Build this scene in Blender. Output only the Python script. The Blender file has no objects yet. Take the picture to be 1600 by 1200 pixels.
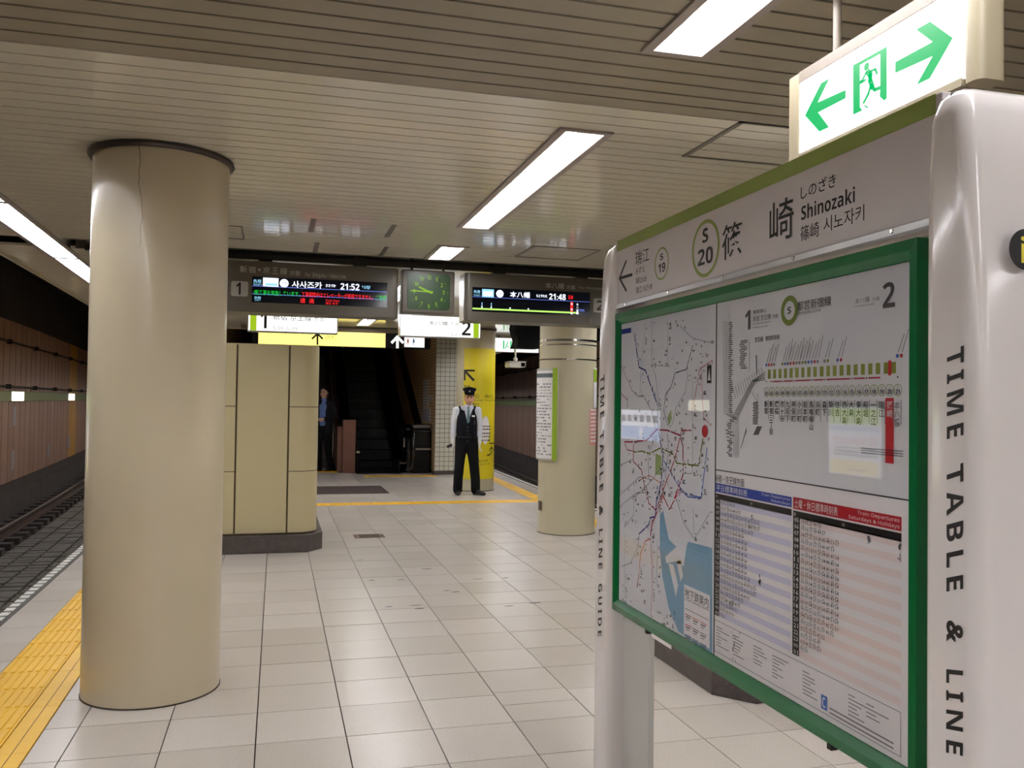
import bpy, math, random
from mathutils import Vector, Matrix

random.seed(7)
SC = bpy.context.scene
COL = SC.collection

# ------------------------------------------------------------------ camera
FPX, YAW, PITCH, ROLL, EYE = 1357.1, .26434, .02164, .01328, 1.5412
FW = Vector((math.sin(YAW)*math.cos(PITCH), math.cos(YAW)*math.cos(PITCH), math.sin(PITCH)))
_r0 = Vector((math.cos(YAW), -math.sin(YAW), 0)); _u0 = _r0.cross(FW)
RT = _r0*math.cos(ROLL) + _u0*math.sin(ROLL)
UP = _u0*math.cos(ROLL) - _r0*math.sin(ROLL)
CAMP = Vector((0, 0, EYE))
cd = bpy.data.cameras.new('camera'); cam = bpy.data.objects.new('camera', cd); COL.objects.link(cam)
cd.sensor_fit = 'HORIZONTAL'; cd.sensor_width = 36; cd.lens = FPX/1600*36; cd.clip_start = .05; cd.clip_end = 200
cam.matrix_world = Matrix(((RT.x, UP.x, -FW.x, 0), (RT.y, UP.y, -FW.y, 0), (RT.z, UP.z, -FW.z, EYE), (0, 0, 0, 1)))
SC.camera = cam

# ------------------------------------------------------------------ world and exposure
w = bpy.data.worlds.new('world'); SC.world = w; w.use_nodes = True
w.node_tree.nodes['Background'].inputs[0].default_value = (0, 0, 0, 1)      # underground: no sky
w.node_tree.nodes['Background'].inputs[1].default_value = 0
SC.view_settings.view_transform = 'Standard'; SC.view_settings.look = 'None'
SC.view_settings.gamma = 1; SC.view_settings.use_curve_mapping = False
SC.view_settings.exposure = 0.68
TUBE_POWER = 52.0

# pixel -> place helpers (1600 x 1200 frame)
def ray(x, y): return FW + RT*((x-800)/FPX) - UP*((y-600)/FPX)
def atz(x, y, z=0): d = ray(x, y); return CAMP + d*((z-EYE)/d.z)
def aty(x, y, Y): d = ray(x, y); return CAMP + d*(Y/d.y)
def atx(x, y, X): d = ray(x, y); return CAMP + d*(X/d.x)
def in_picture(pts):                   # does any of these points fall inside the 1600 x 1200 frame
    for p in pts:
        d = Vector(p)-CAMP; z = d.dot(FW)
        if z > .05 and 0 <= 800+FPX*d.dot(RT)/z <= 1600 and 0 <= 600-FPX*d.dot(UP)/z <= 1200: return True
    return False
def bend(Y): return .0013*Y*Y          # both platform edges curve gently outwards
def lx(X0, Y): return X0 - bend(Y)
def rx(X0, Y): return X0 + bend(Y)

# ------------------------------------------------------------------ materials
def lin(c):
    r = []
    for k in c:
        k = k/255
        r.append(k/12.92 if k <= .04045 else ((k+.055)/1.055)**2.4)
    return (*r, 1)
MATS = {}
def mat(name, rgb, rough=.5, metal=0, spec=.5, noise=None, bump=None, coat=0, speck=None):
    m = bpy.data.materials.new(name); m.use_nodes = True
    nt = m.node_tree; b = nt.nodes['Principled BSDF']
    b.inputs['Base Color'].default_value = lin(rgb); b.inputs['Roughness'].default_value = rough
    b.inputs['Metallic'].default_value = metal; b.inputs['Specular IOR Level'].default_value = spec
    if coat: b.inputs['Coat Weight'].default_value = coat; b.inputs['Coat Roughness'].default_value = .08
    tc = nt.nodes.new('ShaderNodeTexCoord')
    src = None
    if noise:
        sc, amt, rgb2 = noise
        n = nt.nodes.new('ShaderNodeTexNoise'); n.inputs['Scale'].default_value = sc; n.inputs['Detail'].default_value = 5
        nt.links.new(tc.outputs['Object'], n.inputs['Vector'])
        rp = nt.nodes.new('ShaderNodeMapRange'); rp.inputs[1].default_value = .35; rp.inputs[2].default_value = .7; rp.inputs[4].default_value = amt
        nt.links.new(n.outputs['Fac'], rp.inputs[0])
        mx = nt.nodes.new('ShaderNodeMix'); mx.data_type = 'RGBA'
        mx.inputs['A'].default_value = lin(rgb); mx.inputs['B'].default_value = lin(rgb2)
        nt.links.new(rp.outputs[0], mx.inputs['Factor']); src = mx.outputs['Result']
    if speck:
        sc, amt, rgb2 = speck
        n = nt.nodes.new('ShaderNodeTexNoise'); n.inputs['Scale'].default_value = sc; n.inputs['Detail'].default_value = 2
        nt.links.new(tc.outputs['Object'], n.inputs['Vector'])
        rp = nt.nodes.new('ShaderNodeMapRange'); rp.inputs[1].default_value = .5; rp.inputs[2].default_value = .62; rp.inputs[4].default_value = amt
        nt.links.new(n.outputs['Fac'], rp.inputs[0])
        mx = nt.nodes.new('ShaderNodeMix'); mx.data_type = 'RGBA'
        if src: nt.links.new(src, mx.inputs['A'])
        else: mx.inputs['A'].default_value = lin(rgb)
        mx.inputs['B'].default_value = lin(rgb2)
        nt.links.new(rp.outputs[0], mx.inputs['Factor']); src = mx.outputs['Result']
    if src: nt.links.new(src, b.inputs['Base Color'])
    if bump:
        n = nt.nodes.new('ShaderNodeTexNoise'); n.inputs['Scale'].default_value = bump[0]; n.inputs['Detail'].default_value = 4
        nt.links.new(tc.outputs['Object'], n.inputs['Vector'])
        bp = nt.nodes.new('ShaderNodeBump'); bp.inputs['Strength'].default_value = bump[1]; bp.inputs['Distance'].default_value = .01
        nt.links.new(n.outputs['Fac'], bp.inputs['Height']); nt.links.new(bp.outputs['Normal'], b.inputs['Normal'])
    MATS[name] = m
    return m
def emat(name, rgb, strength, rough=.4):
    m = mat(name, tuple(c*.12 for c in rgb), rough, spec=.25)
    b = m.node_tree.nodes['Principled BSDF']
    b.inputs['Emission Color'].default_value = lin(rgb); b.inputs['Emission Strength'].default_value = strength
    return m
def glass_mat(name, ior=1.5, rough=.02):
    m = bpy.data.materials.new(name); m.use_nodes = True; nt = m.node_tree
    nt.nodes.remove(nt.nodes['Principled BSDF'])
    t = nt.nodes.new('ShaderNodeBsdfTransparent'); g = nt.nodes.new('ShaderNodeBsdfGlossy'); g.inputs['Roughness'].default_value = rough
    f = nt.nodes.new('ShaderNodeFresnel'); f.inputs['IOR'].default_value = ior
    mx = nt.nodes.new('ShaderNodeMixShader')
    nt.links.new(f.outputs[0], mx.inputs[0]); nt.links.new(t.outputs[0], mx.inputs[1]); nt.links.new(g.outputs[0], mx.inputs[2])
    nt.links.new(mx.outputs[0], nt.nodes['Material Output'].inputs['Surface'])
    MATS[name] = m
    return m

mat('tile', (205, 197, 188), .28, spec=.4, noise=(1.1, .35, (188, 180, 170)), speck=(140, .35, (165, 156, 148)))
mat('tile_b', (198, 190, 180), .28, spec=.4, noise=(1.3, .35, (182, 173, 162)), speck=(140, .35, (160, 150, 142)))
mat('tile_c', (211, 203, 195), .28, spec=.4, noise=(.9, .35, (196, 187, 177)), speck=(140, .35, (168, 160, 152)))
mat('grout', (62, 54, 46), .8)
mat('yellow_rubber', (232, 182, 22), .45, noise=(3, .5, (214, 164, 18)))
mat('white_paint', (220, 218, 212), .6)
mat('edge_dark', (74, 70, 64), .7, noise=(6, .5, (58, 54, 48)))
mat('concrete', (62, 54, 50), .85, noise=(2.5, .8, (44, 37, 35)), bump=(14, .3))
mat('concrete_dark', (36, 31, 29), .95, noise=(2, .7, (24, 21, 20)))
mat('ballast', (46, 42, 40), .95, noise=(9, .8, (24, 21, 20)), bump=(20, .6))
mat('sleeper', (96, 90, 82), .85, noise=(5, .6, (70, 64, 58)))
mat('steel_rail', (150, 144, 136), .3, metal=1)
mat('rust', (66, 48, 38), .8)
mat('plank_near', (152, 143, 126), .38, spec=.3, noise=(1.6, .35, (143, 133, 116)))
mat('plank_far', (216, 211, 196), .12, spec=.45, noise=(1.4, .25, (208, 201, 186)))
mat('soffit', (58, 53, 48), .9)
mat('light_frame', (150, 140, 134), .45)
mat('light_inner', (235, 232, 228), .5)
emat('tube', (250, 250, 255), TUBE_POWER)
mat('pillar', (200, 187, 160), .3, spec=.45, noise=(1.3, .6, (186, 173, 147)), coat=.15)
mat('pillar_far', (196, 188, 160), .32, spec=.4, noise=(1.2, .4, (184, 174, 146)))
mat('ring', (70, 62, 60), .4, metal=.3)
mat('crack', (66, 54, 40), .9)
mat('panel_cream', (196, 184, 144), .35, noise=(.8, .4, (186, 172, 132)))
mat('joint', (92, 74, 46), .8, noise=(9, .8, (62, 50, 34)))
mat('stone', (74, 65, 61), .38, noise=(14, .8, (52, 46, 44)), speck=(60, .35, (96, 86, 80)))
mat('board_white', (236, 229, 226), .16, spec=.5, noise=(2.2, .25, (226, 217, 212)), coat=.4)
mat('board_grey', (192, 190, 184), .3)
mat('header_white', (214, 206, 205), .4)
mat('frame_green', (10, 100, 50), .26, spec=.35)
mat('band_green', (132, 150, 52), .4)
mat('band_green_hi', (150, 182, 48), .4)
mat('silver', (170, 168, 166), .3, metal=.8)
mat('chrome', (196, 192, 188), .16, metal=1)
mat('brushed', (104, 99, 96), .34, metal=1)
mat('black', (14, 13, 13), .5)
mat('black_gloss', (8, 8, 9), .12)
mat('ink', (30, 27, 26), .6)
mat('ink_soft', (88, 84, 84), .6)
mat('ink_light', (140, 136, 138), .6)
mat('paper', (240, 237, 238), .45)
mat('paper_warm', (250, 244, 242), .45)
mat('stripe_lilac', (226, 222, 238), .5)
mat('stripe_pink', (248, 231, 226), .5)
mat('map_water', (146, 184, 206), .5)
mat('map_green', (176, 194, 130), .5)
mat('map_cream', (232, 216, 172), .5)
mat('m_red', (206, 44, 52), .5); mat('m_crimson', (178, 24, 62), .5); mat('m_blue', (44, 62, 150), .5)
mat('m_sky', (70, 120, 200), .5); mat('m_olive', (150, 158, 62), .5); mat('m_grey', (138, 142, 148), .5)
mat('m_dark', (84, 96, 100), .5); mat('m_orange', (226, 110, 70), .5); mat('m_brown', (140, 92, 80), .5); mat('m_pink', (214, 120, 128), .5)
mat('t_blue', (42, 72, 172), .5); mat('t_red', (190, 30, 44), .5); mat('t_black', (34, 30, 30), .5)
glass_mat('pane', 1.36)
mat('sign_taupe', (104, 94, 82), .5); mat('fascia', (170, 160, 138), .4)
mat('sign_cream', (150, 140, 116), .4)
emat('sign_lit', (255, 252, 255), 1.7)
emat('sign_green', (0, 196, 104), .62)
mat('housing', (92, 86, 76), .4, noise=(2, .3, (84, 78, 68)))
mat('housing_light', (176, 172, 170), .3, metal=.5)
mat('badge', (186, 184, 180), .5)
mat('house_text', (188, 184, 174), .6)
emat('screen', (5, 8, 18), .35, rough=.12)
emat('led_white', (236, 242, 255), 1.1)
emat('led_blue', (110, 130, 235), .6)
emat('led_cyan', (150, 215, 245), .75)
emat('led_green', (20, 200, 60), .65)
emat('led_red', (255, 36, 40), .75)
emat('led_lime', (190, 245, 110), .75)
mat('clock_face', (30, 62, 28), .35)
emat('clock_mark', (150, 205, 40), .5)
emat('lit_white', (255, 255, 250), .95)
emat('lit_green', (165, 200, 35), .6)
emat('lit_yellow', (255, 232, 118), 1.15)
mat('rail_dark', (62, 58, 54), .5, metal=.4)
mat('yellow_vinyl', (226, 208, 40), .38)
mat('steel_black', (22, 22, 24), .25, metal=.6)
mat('step', (13, 13, 15), .45, metal=.5)
mat('brown_steel', (116, 78, 64), .3, metal=.35, noise=(1.5, .6, (98, 64, 54)))
mat('wall_tile_beige', (214, 181, 136), .35, noise=(3, .5, (200, 167, 124)))
mat('wall_tile_white', (214, 212, 196), .25)
mat('tile_joint', (72, 58, 44), .85)
mat('tunnel_panel', (142, 114, 98), .5, noise=(.7, .6, (126, 98, 84)))
mat('tunnel_panel_b', (134, 106, 90), .5, noise=(.7, .6, (118, 90, 77)))
mat('tunnel_mustard', (168, 126, 54), .5)
mat('tunnel_green', (108, 122, 72), .5)
emat('lamp_lit', (255, 250, 222), 3.2)
emat('ad_white', (238, 244, 255), 2.6); emat('ad_green', (178, 214, 90), 2.8); emat('ad_blue', (150, 180, 230), 2.4)
emat('ad_yellow', (246, 224, 120), 2.8); emat('ad_red', (220, 60, 80), 1.6); emat('ad_ink', (60, 70, 100), .5)
mat('mat_dark', (66, 52, 46), .9, noise=(20, .6, (50, 40, 36)))
mat('grate', (116, 96, 86), .5, metal=.6)
mat('skin', (196, 146, 120), .55); mat('skin_b', (214, 168, 146), .55); mat('hair', (30, 24, 22), .6)
mat('cloth_navy', (13, 15, 24), .85, spec=.2); mat('cloth_black', (10, 10, 13), .85, spec=.2); mat('cloth_shirt', (214, 218, 228), .8)
mat('cloth_blue', (96, 122, 178), .8); mat('cloth_jacket', (26, 25, 30), .85, spec=.2); mat('tie', (92, 122, 128), .6)
mat('glove', (226, 226, 224), .8); mat('leather', (14, 13, 13), .35); mat('lip', (150, 82, 76), .5)
mat('cctv', (206, 202, 190), .35)
mat('wire', (120, 116, 108), .4, metal=.5)
mat('pink_paper', (216, 150, 140), .6)

# ------------------------------------------------------------------ mesh helpers
class MB:
    def __init__(s): s.v = []; s.f = []; s.m = []; s.mats = []
    def slot(s, mname):
        if mname not in s.mats: s.mats.append(mname)
        return s.mats.index(mname)
    def add(s, vs, fs, mname):
        k = len(s.v); q = s.slot(mname)
        s.v += [tuple(v) for v in vs]; s.f += [tuple(i+k for i in f) for f in fs]; s.m += [q]*len(fs)
        return s
    def box(s, x0, x1, y0, y1, z0, z1, mn):
        v = [(x, y, z) for z in (z0, z1) for y in (y0, y1) for x in (x0, x1)]
        return s.add(v, [(0, 2, 3, 1), (4, 5, 7, 6), (0, 1, 5, 4), (2, 6, 7, 3), (0, 4, 6, 2), (1, 3, 7, 5)], mn)
    def obox(s, c, ax, ay, az, mn):
        c, ax, ay, az = Vector(c), Vector(ax), Vector(ay), Vector(az)
        v = [c + ax*i + ay*j + az*k for k in (-1, 1) for j in (-1, 1) for i in (-1, 1)]
        return s.add(v, [(0, 2, 3, 1), (4, 5, 7, 6), (0, 1, 5, 4), (2, 6, 7, 3), (0, 4, 6, 2), (1, 3, 7, 5)], mn)
    def bar(s, a, b, w, h, mn, up=(0, 0, 1)):
        a, b = Vector(a), Vector(b); d = b-a; L = d.length; d.normalize()
        side = d.cross(Vector(up))
        if side.length < 1e-5: side = d.cross(Vector((1, 0, 0)))
        side.normalize(); u2 = side.cross(d)
        return s.obox((a+b)/2, side*(w/2), d*(L/2), u2*(h/2), mn)
    def loft(s, rings, mn, cap=True, closed=True):
        n = len(rings[0]); vs = [p for r in rings for p in r]; fs = []
        for i in range(len(rings)-1):
            for j in range(n if closed else n-1):
                a = i*n+j; b = i*n+(j+1) % n
                fs.append((a, b, b+n, a+n))
        if cap and closed:
            fs.append(tuple(range(n))[::-1]); fs.append(tuple(range((len(rings)-1)*n, len(rings)*n)))
        return s.add(vs, fs, mn)
    def prism(s, poly, z0, z1, mn):
        return s.loft([[(x, y, z0) for x, y in poly], [(x, y, z1) for x, y in poly]], mn)
    def xprism(s, poly_yz, x0, x1, mn):
        return s.loft([[(x0, y, z) for y, z in poly_yz], [(x1, y, z) for y, z in poly_yz]], mn)
    def lathe(s, prof, c, n, mn, a0=0, a1=2*math.pi, cap=False):
        full = abs(a1-a0-2*math.pi) < 1e-6
        k = n if full else n+1
        rings = [[(c[0]+r*math.sin(a0+(a1-a0)*j/n), c[1]-r*math.cos(a0+(a1-a0)*j/n), c[2]+z) for j in range(k)] for r, z in prof]
        return s.loft(rings, mn, cap=cap and full, closed=full)
    def tube(s, pts, r, mn, n=8):
        pts = [Vector(p) for p in pts]; rr = r if isinstance(r, (list, tuple)) else [r]*len(pts)
        rings = []; prev = None
        for i, p in enumerate(pts):
            t = (pts[min(i+1, len(pts)-1)]-pts[max(i-1, 0)]).normalized()
            if prev is None:
                a = t.cross(Vector((0, 0, 1)))
                if a.length < 1e-3: a = t.cross(Vector((1, 0, 0)))
            else: a = prev - t*prev.dot(t)
            a.normalize(); prev = a; b = t.cross(a)
            rings.append([p+(a*math.cos(2*math.pi*j/n)+b*math.sin(2*math.pi*j/n))*rr[i] for j in range(n)])
        return s.loft(rings, mn)
    def ball(s, c, r, mn, n=10, m=6):
        c = Vector(c); r = r if isinstance(r, (tuple, list)) else (r, r, r)
        rings = []
        for i in range(m+1):
            t = math.pi*i/m; q = max(math.sin(t), .02)
            rings.append([(c.x+r[0]*q*math.cos(2*math.pi*j/n), c.y+r[1]*q*math.sin(2*math.pi*j/n), c.z-r[2]*math.cos(t)) for j in range(n)])
        return s.loft(rings, mn)
    def build(s, name, parent=None, smooth=0, bevel=0, seg=2, kind=None, label=None):
        me = bpy.data.meshes.new(name); me.from_pydata(s.v, [], s.f)
        for q in s.mats: me.materials.append(MATS[q])
        if len(s.mats) > 1: me.polygons.foreach_set('material_index', s.m)
        if smooth:
            me.polygons.foreach_set('use_smooth', [True]*len(s.f)); me.set_sharp_from_angle(angle=math.radians(smooth))
        me.update()
        o = bpy.data.objects.new(name, me); COL.objects.link(o)
        if bevel:
            b = o.modifiers.new('bevel', 'BEVEL'); b.width = bevel; b.segments = seg; b.limit_method = 'ANGLE'; b.angle_limit = math.radians(40)
            b.harden_normals = False
        if parent: under(o, parent)
        if kind: o['kind'] = kind
        if label: o['label'] = label
        return o
def under(o, parent):
    o.parent = parent
    o.matrix_parent_inverse = (Matrix.Translation(parent.location) @ parent.rotation_euler.to_matrix().to_4x4()).inverted() if not parent.get('_local') else Matrix()
def tag(o, label, cat, group=None, kind=None):
    o['label'] = label; o['category'] = cat
    if group: o['group'] = group
    if kind: o['kind'] = kind
    return o
def thing(name, label, cat, loc=(0, 0, 0), group=None):
    o = bpy.data.objects.new(name, None); COL.objects.link(o); o.location = loc; o.empty_display_size = .1
    return tag(o, label, cat, group)
def struct(o, label=None):
    o['kind'] = 'structure'
    if label: o['label'] = label
    return o
def copy_tree(o, loc=None, label=None, group=None, parent=None):
    c = o.copy(); COL.objects.link(c)
    if parent is not None: c.parent = parent
    if loc is not None: c.location = loc
    if label: c['label'] = label
    if group: c['group'] = group
    for ch in o.children:
        d = ch.copy(); COL.objects.link(d); d.parent = c
        for g in ch.children:
            e = g.copy(); COL.objects.link(e); e.parent = d
    return c

# ------------------------------------------------------------------ flat print on real surfaces
_T = {}
def sans(s, b):
    o = ''
    for ch in s:
        n = ord(ch)
        if 48 <= n <= 57: o += chr((0x1D7EC if b else 0x1D7E2)+n-48)
        elif 65 <= n <= 90: o += chr((0x1D5D4 if b else 0x1D5A0)+n-65)
        elif 97 <= n <= 122: o += chr((0x1D5EE if b else 0x1D5BA)+n-97)
        else: o += ch
    return o
def glyphs(s, bold=0, res=2, spacing=1.0, raw=False):
    key = (s, bold, res, spacing, raw)
    if key in _T: return _T[key]
    if res > 1 and any(ch.isalnum() and ord(ch) < 127 for ch in s):
        if all(ord(ch) < 127 for ch in s): s, bold = sans(s, bold >= .015), 0
        else: s = sans(s, False)
    c = bpy.data.curves.new('t', 'FONT'); c.body = s; c.resolution_u = res; c.fill_mode = 'FRONT'; c.offset = bold*.4; c.space_character = spacing
    o = bpy.data.objects.new('t', c); m = o.to_mesh()
    vs = [(v.co.x, v.co.y) for v in m.vertices]; fs = [tuple(p.vertices) for p in m.polygons]
    o.to_mesh_clear(); bpy.data.objects.remove(o); bpy.data.curves.remove(c)
    if raw: _T[key] = (vs, fs, 1); return _T[key]
    if vs:
        x0 = min(v[0] for v in vs); x1 = max(v[0] for v in vs); y0 = min(v[1] for v in vs); y1 = max(v[1] for v in vs)
        vs = [((x-x0)/max(x1-x0, 1e-6), (y-y0)/max(y1-y0, 1e-6)) for x, y in vs]; asp = (x1-x0)/max(y1-y0, 1e-6)
    else: asp = 1
    _T[key] = (vs, fs, asp)
    return _T[key]
class PlaneX:                     # faces -X, reading direction -Y
    def __init__(s, X): s.X = X
    def uv(s, px, py): p = atx(px, py, s.X); return (-p.y, p.z)
    def p(s, u, v, off=0): return (s.X-off, -u, v)
class PlaneXR:                    # faces +X, reading direction +Y
    def __init__(s, X): s.X = X
    def p(s, u, v, off=0): return (s.X+off, u, v)
class PlaneY:                     # faces -Y, reading direction +X
    def __init__(s, Y): s.Y = Y
    def uv(s, px, py): p = aty(px, py, s.Y); return (p.x, p.z)
    def p(s, u, v, off=0): return (u, s.Y-off, v)
class Cyl:                        # round column, u is arc length from the side that faces -Y
    def __init__(s, cx, cy, R): s.cx, s.cy, s.R = cx, cy, R
    def p(s, u, v, off=0):
        a = u/s.R
        return (s.cx+(s.R+off)*math.sin(a), s.cy-(s.R+off)*math.cos(a), v)
class Print(MB):
    STEP = .00025
    def __init__(s, plane, base=.0006): super().__init__(); s.pl = plane; s.base = base
    def poly(s, uvs, mn, k=0):
        o = s.base+k*s.STEP
        return s.add([s.pl.p(u, v, o) for u, v in uvs], [tuple(range(len(uvs)))], mn)
    def ppoly(s, pxs, mn, k=0): return s.poly([s.pl.uv(*q) for q in pxs], mn, k)
    def rect(s, u0, u1, v0, v1, mn, k=0):
        if isinstance(s.pl, Cyl): return s.wrect(u0, u1, v0, v1, mn, k, 6)
        return s.poly([(u0, v0), (u1, v0), (u1, v1), (u0, v1)], mn, k)
    def wrect(s, u0, u1, v0, v1, mn, k=0, n=12):
        o = s.base+k*s.STEP; vs = []; fs = []
        for i in range(n+1):
            u = u0+(u1-u0)*i/n; vs += [s.pl.p(u, v0, o), s.pl.p(u, v1, o)]
        for i in range(n): fs.append((2*i, 2*i+2, 2*i+3, 2*i+1))
        return s.add(vs, fs, mn)
    def rrect(s, u0, u1, v0, v1, r, mn, k=0):
        P = []
        for cx, cy, a in ((u1-r, v1-r, 0), (u0+r, v1-r, 90), (u0+r, v0+r, 180), (u1-r, v0+r, 270)):
            for j in range(5): t = math.radians(a+22.5*j); P.append((cx+r*math.cos(t), cy+r*math.sin(t)))
        return s.poly(P, mn, k)
    def disc(s, u, v, r, mn, k=0, ry=None, n=24):
        ry = ry or r
        if isinstance(s.pl, Cyl):
            for j in range(n):
                a, b = -1+2*j/n, -1+2*(j+1)/n; w_ = math.sqrt(max(0, 1-((a+b)/2)**2)); s.wrect(u-r*w_, u+r*w_, v+ry*a, v+ry*b, mn, k, 8)
            return s
        return s.poly([(u+r*math.cos(2*math.pi*j/n), v+ry*math.sin(2*math.pi*j/n)) for j in range(n)], mn, k)
    def ring(s, u, v, r, wd, mn, k=0, n=32, ry=None):
        ry = ry or r; o = s.base+k*s.STEP; vs = []; fs = []
        for j in range(n):
            c, q = math.cos(2*math.pi*j/n), math.sin(2*math.pi*j/n)
            vs += [s.pl.p(u+r*c, v+ry*q, o), s.pl.p(u+(r-wd)*c, v+(ry-wd)*q, o)]
        for j in range(n): a = 2*j; b = 2*((j+1) % n); fs.append((a, b, b+1, a+1))
        return s.add(vs, fs, mn)
    def line(s, uvs, wd, mn, k=0):
        if isinstance(s.pl, Cyl):
            q = []
            for (a, b), (c, d) in zip(uvs[:-1], uvs[1:]):
                n = max(1, int(math.hypot(c-a, d-b)/.015))
                q += [(a+(c-a)*i/n, b+(d-b)*i/n) for i in range(n)]
            uvs = q+[uvs[-1]]
        for (a, b), (c, d) in zip(uvs[:-1], uvs[1:]):
            L = math.hypot(c-a, d-b)
            if L < 1e-7: continue
            nx, ny = -(d-b)/L*wd/2, (c-a)/L*wd/2
            ex, ey = (c-a)/L*wd*.3, (d-b)/L*wd*.3
            s.poly([(a+nx-ex, b+ny-ey), (a-nx-ex, b-ny-ey), (c-nx+ex, d-ny+ey), (c+nx+ex, d+ny+ey)], mn, k)
        return s
    def pline(s, pxs, wd, mn, k=0): return s.line([s.pl.uv(*q) for q in pxs], wd, mn, k)
    def text(s, t, u0, u1, v0, v1, mn, k=0, bold=0, res=2, spacing=1.0):
        vs, fs, asp = glyphs(t, bold, res, spacing); o = s.base+k*s.STEP
        return s.add([s.pl.p(u0+(u1-u0)*x, v0+(v1-v0)*y, o) for x, y in vs], fs, mn)
    def char(s, t, u0, u1, v0, v1, mn, k=0, bold=0):             # one character in its full em box
        vs, fs, asp = glyphs(t, bold, 2, 1.0, True); o = s.base+k*s.STEP
        return s.add([s.pl.p(u0+(u1-u0)*x, v0+(v1-v0)*(y+.12), o) for x, y in vs], fs, mn)
    def textl(s, t, u, v, h, mn, k=0, bold=0, res=1, sq=1.0, right=False):
        vs, fs, asp = glyphs(t, bold, res); wd = h*asp*sq
        if right: u -= wd
        return s.text(t, u, u+wd, v, v+h, mn, k, bold, res)
    def fit(s, t, xl, yt, yb, xr, mn, k=1, bold=0, res=3):     # pixel box: left x, top and bottom at the left edge, right x
        u0, v1 = s.pl.uv(xl, yt); _, v0 = s.pl.uv(xl, yb); u1, _ = s.pl.uv(xr, yt)
        return s.text(t, u0, u1, v0, v1, mn, k, bold, res)
    def vtext(s, t, u0, u1, vtop, vbot, mn, k=1, bold=0, shear=0, spacing=1.0):   # reads downwards, letters lie on their side
        vs, fs, asp = glyphs(t, bold, 3, spacing); o = s.base+k*s.STEP
        return s.add([s.pl.p(u0+(u1-u0)*y, vtop+(vbot-vtop)*(x+shear*y*.02), o) for x, y in vs], fs, mn)
# ================================================================== THE SETTING
ZC = 2.83                       # ceiling height
T = .4                          # floor tile module
YS = [-16+1.0*i for i in range(63)]
def strip(mb, xl, xr, z, mn, ys=YS, thick=0):
    for a, b in zip(ys[:-1], ys[1:]):
        q = [(xl(a), a), (xr(a), a), (xr(b), b), (xl(b), b)]
        if thick: mb.prism(q, z-thick, z, mn)
        else: mb.add([(x, y, z) for x, y in q], [(0, 1, 2, 3)], mn)
# platform slab
m = MB(); strip(m, lambda y: lx(-1.80, y), lambda y: rx(4.38, y), -.014, 'grout')
for side in (0, 1):
    for a, b in zip(YS[:-1], YS[1:]):
        f = (lambda y: lx(-1.80, y)) if side == 0 else (lambda y: rx(4.38, y))
        g = (lambda y: lx(-1.62, y)) if side == 0 else (lambda y: rx(4.2, y))
        m.add([(f(a), a, -.014), (f(b), b, -.014), (f(b), b, -.16), (f(a), a, -.16)], [(0, 1, 2, 3)], 'concrete')
        m.add([(g(a), a, -.16), (g(b), b, -.16), (g(b), b, -1.2), (g(a), a, -1.2)], [(0, 1, 2, 3)], 'concrete')
        m.add([(f(a), a, -.16), (f(b), b, -.16), (g(b), b, -.16), (g(a), a, -.16)], [(0, 1, 2, 3)], 'concrete')
floor = struct(m.build('floor'), 'pale speckled tiled platform floor between the two tracks')

# tiles: columns follow X = (i-.157)*T, rows follow Y = (10.186+j)*T
G = .0058
def rowY(j): return (10.186+j)*T
def colX(i): return (i-.157)*T
tiles = []                                          # (quad, distance)
def tile_quad(x0a, x1a, x0b, x1b, y0, y1): return [(x0a+G/2, y0+G/2), (x1a-G/2, y0+G/2), (x1b-G/2, y1-G/2), (x0b+G/2, y1-G/2)]
BLOCKS = [(-1.05, 3.85, 19.0, 60)]
for j in range(-50, 66):
    y0, y1 = rowY(j), rowY(j+1); ym = (y0+y1)/2
    lo, hi = lx(-.985, ym), rx(3.75, ym)
    i0 = math.floor(lo/T+.157); i1 = math.ceil(hi/T+.157)
    for i in range(i0, i1):
        xa, xb = colX(i), colX(i+1)
        l0, l1 = max(xa, lx(-.985, y0)), max(xa, lx(-.985, y1)); r0, r1 = min(xb, rx(3.75, y0)), min(xb, rx(3.75, y1))
        if min(r0-l0, r1-l1) < .02: continue
        if y1 > 19.0 and xb > -1.05 and xa < 3.85 and not (.2 < (xa+xb)/2 < 1.3 and y1 < 20.2): continue
        if i == 3 and j == 0:
            for c0, c1 in ((y0, y0+.235), (y0+.235, y1-.02+.05)): tiles.append((tile_quad(l0, r0, l1, r1, c0, c1), ym))
            continue
        if i == 3 and j == 1: y0b = y0+.03
        else: y0b = y0
        tiles.append((tile_quad(l0, r0, l1, r1, y0b, y1), ym))
    for f, s in ((lx, -1), (rx, 1)):
        a, b = (-1.70, -1.415) if s < 0 else (3.995, 4.28)
        tiles.append((tile_quad(f(a, y0), f(b, y0), f(a, y1), f(b, y1), y0, y1), ym))
def in_view(q):
    for x, y in q:
        d = Vector((x, y, 0))-CAMP; z = d.dot(FW)
        if z > .2:
            px = 800+FPX*d.dot(RT)/z; py = 600-FPX*d.dot(UP)/z
            if -30 < px < 1600 and py < 1260: return True
    return False
near = [t for t in tiles if in_view(t[0])]
near.sort(key=lambda t: t[1]); near = near[:292]; nid = {id(t) for t in near}
TM = ('tile', 'tile', 'tile_b', 'tile_c')
for k, t in enumerate(near):
    MB().prism(t[0], -.014, random.uniform(-.0006, .0006), random.choice(TM)).build('floor_tile', floor)
far = {n: MB() for n in ('a',)}
for t in tiles:
    if id(t) in nid: continue
    far['a'].prism(t[0], -.014, 0, random.choice(TM))
far['a'].build('floor_tiles_beyond', floor, kind='stuff')

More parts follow.
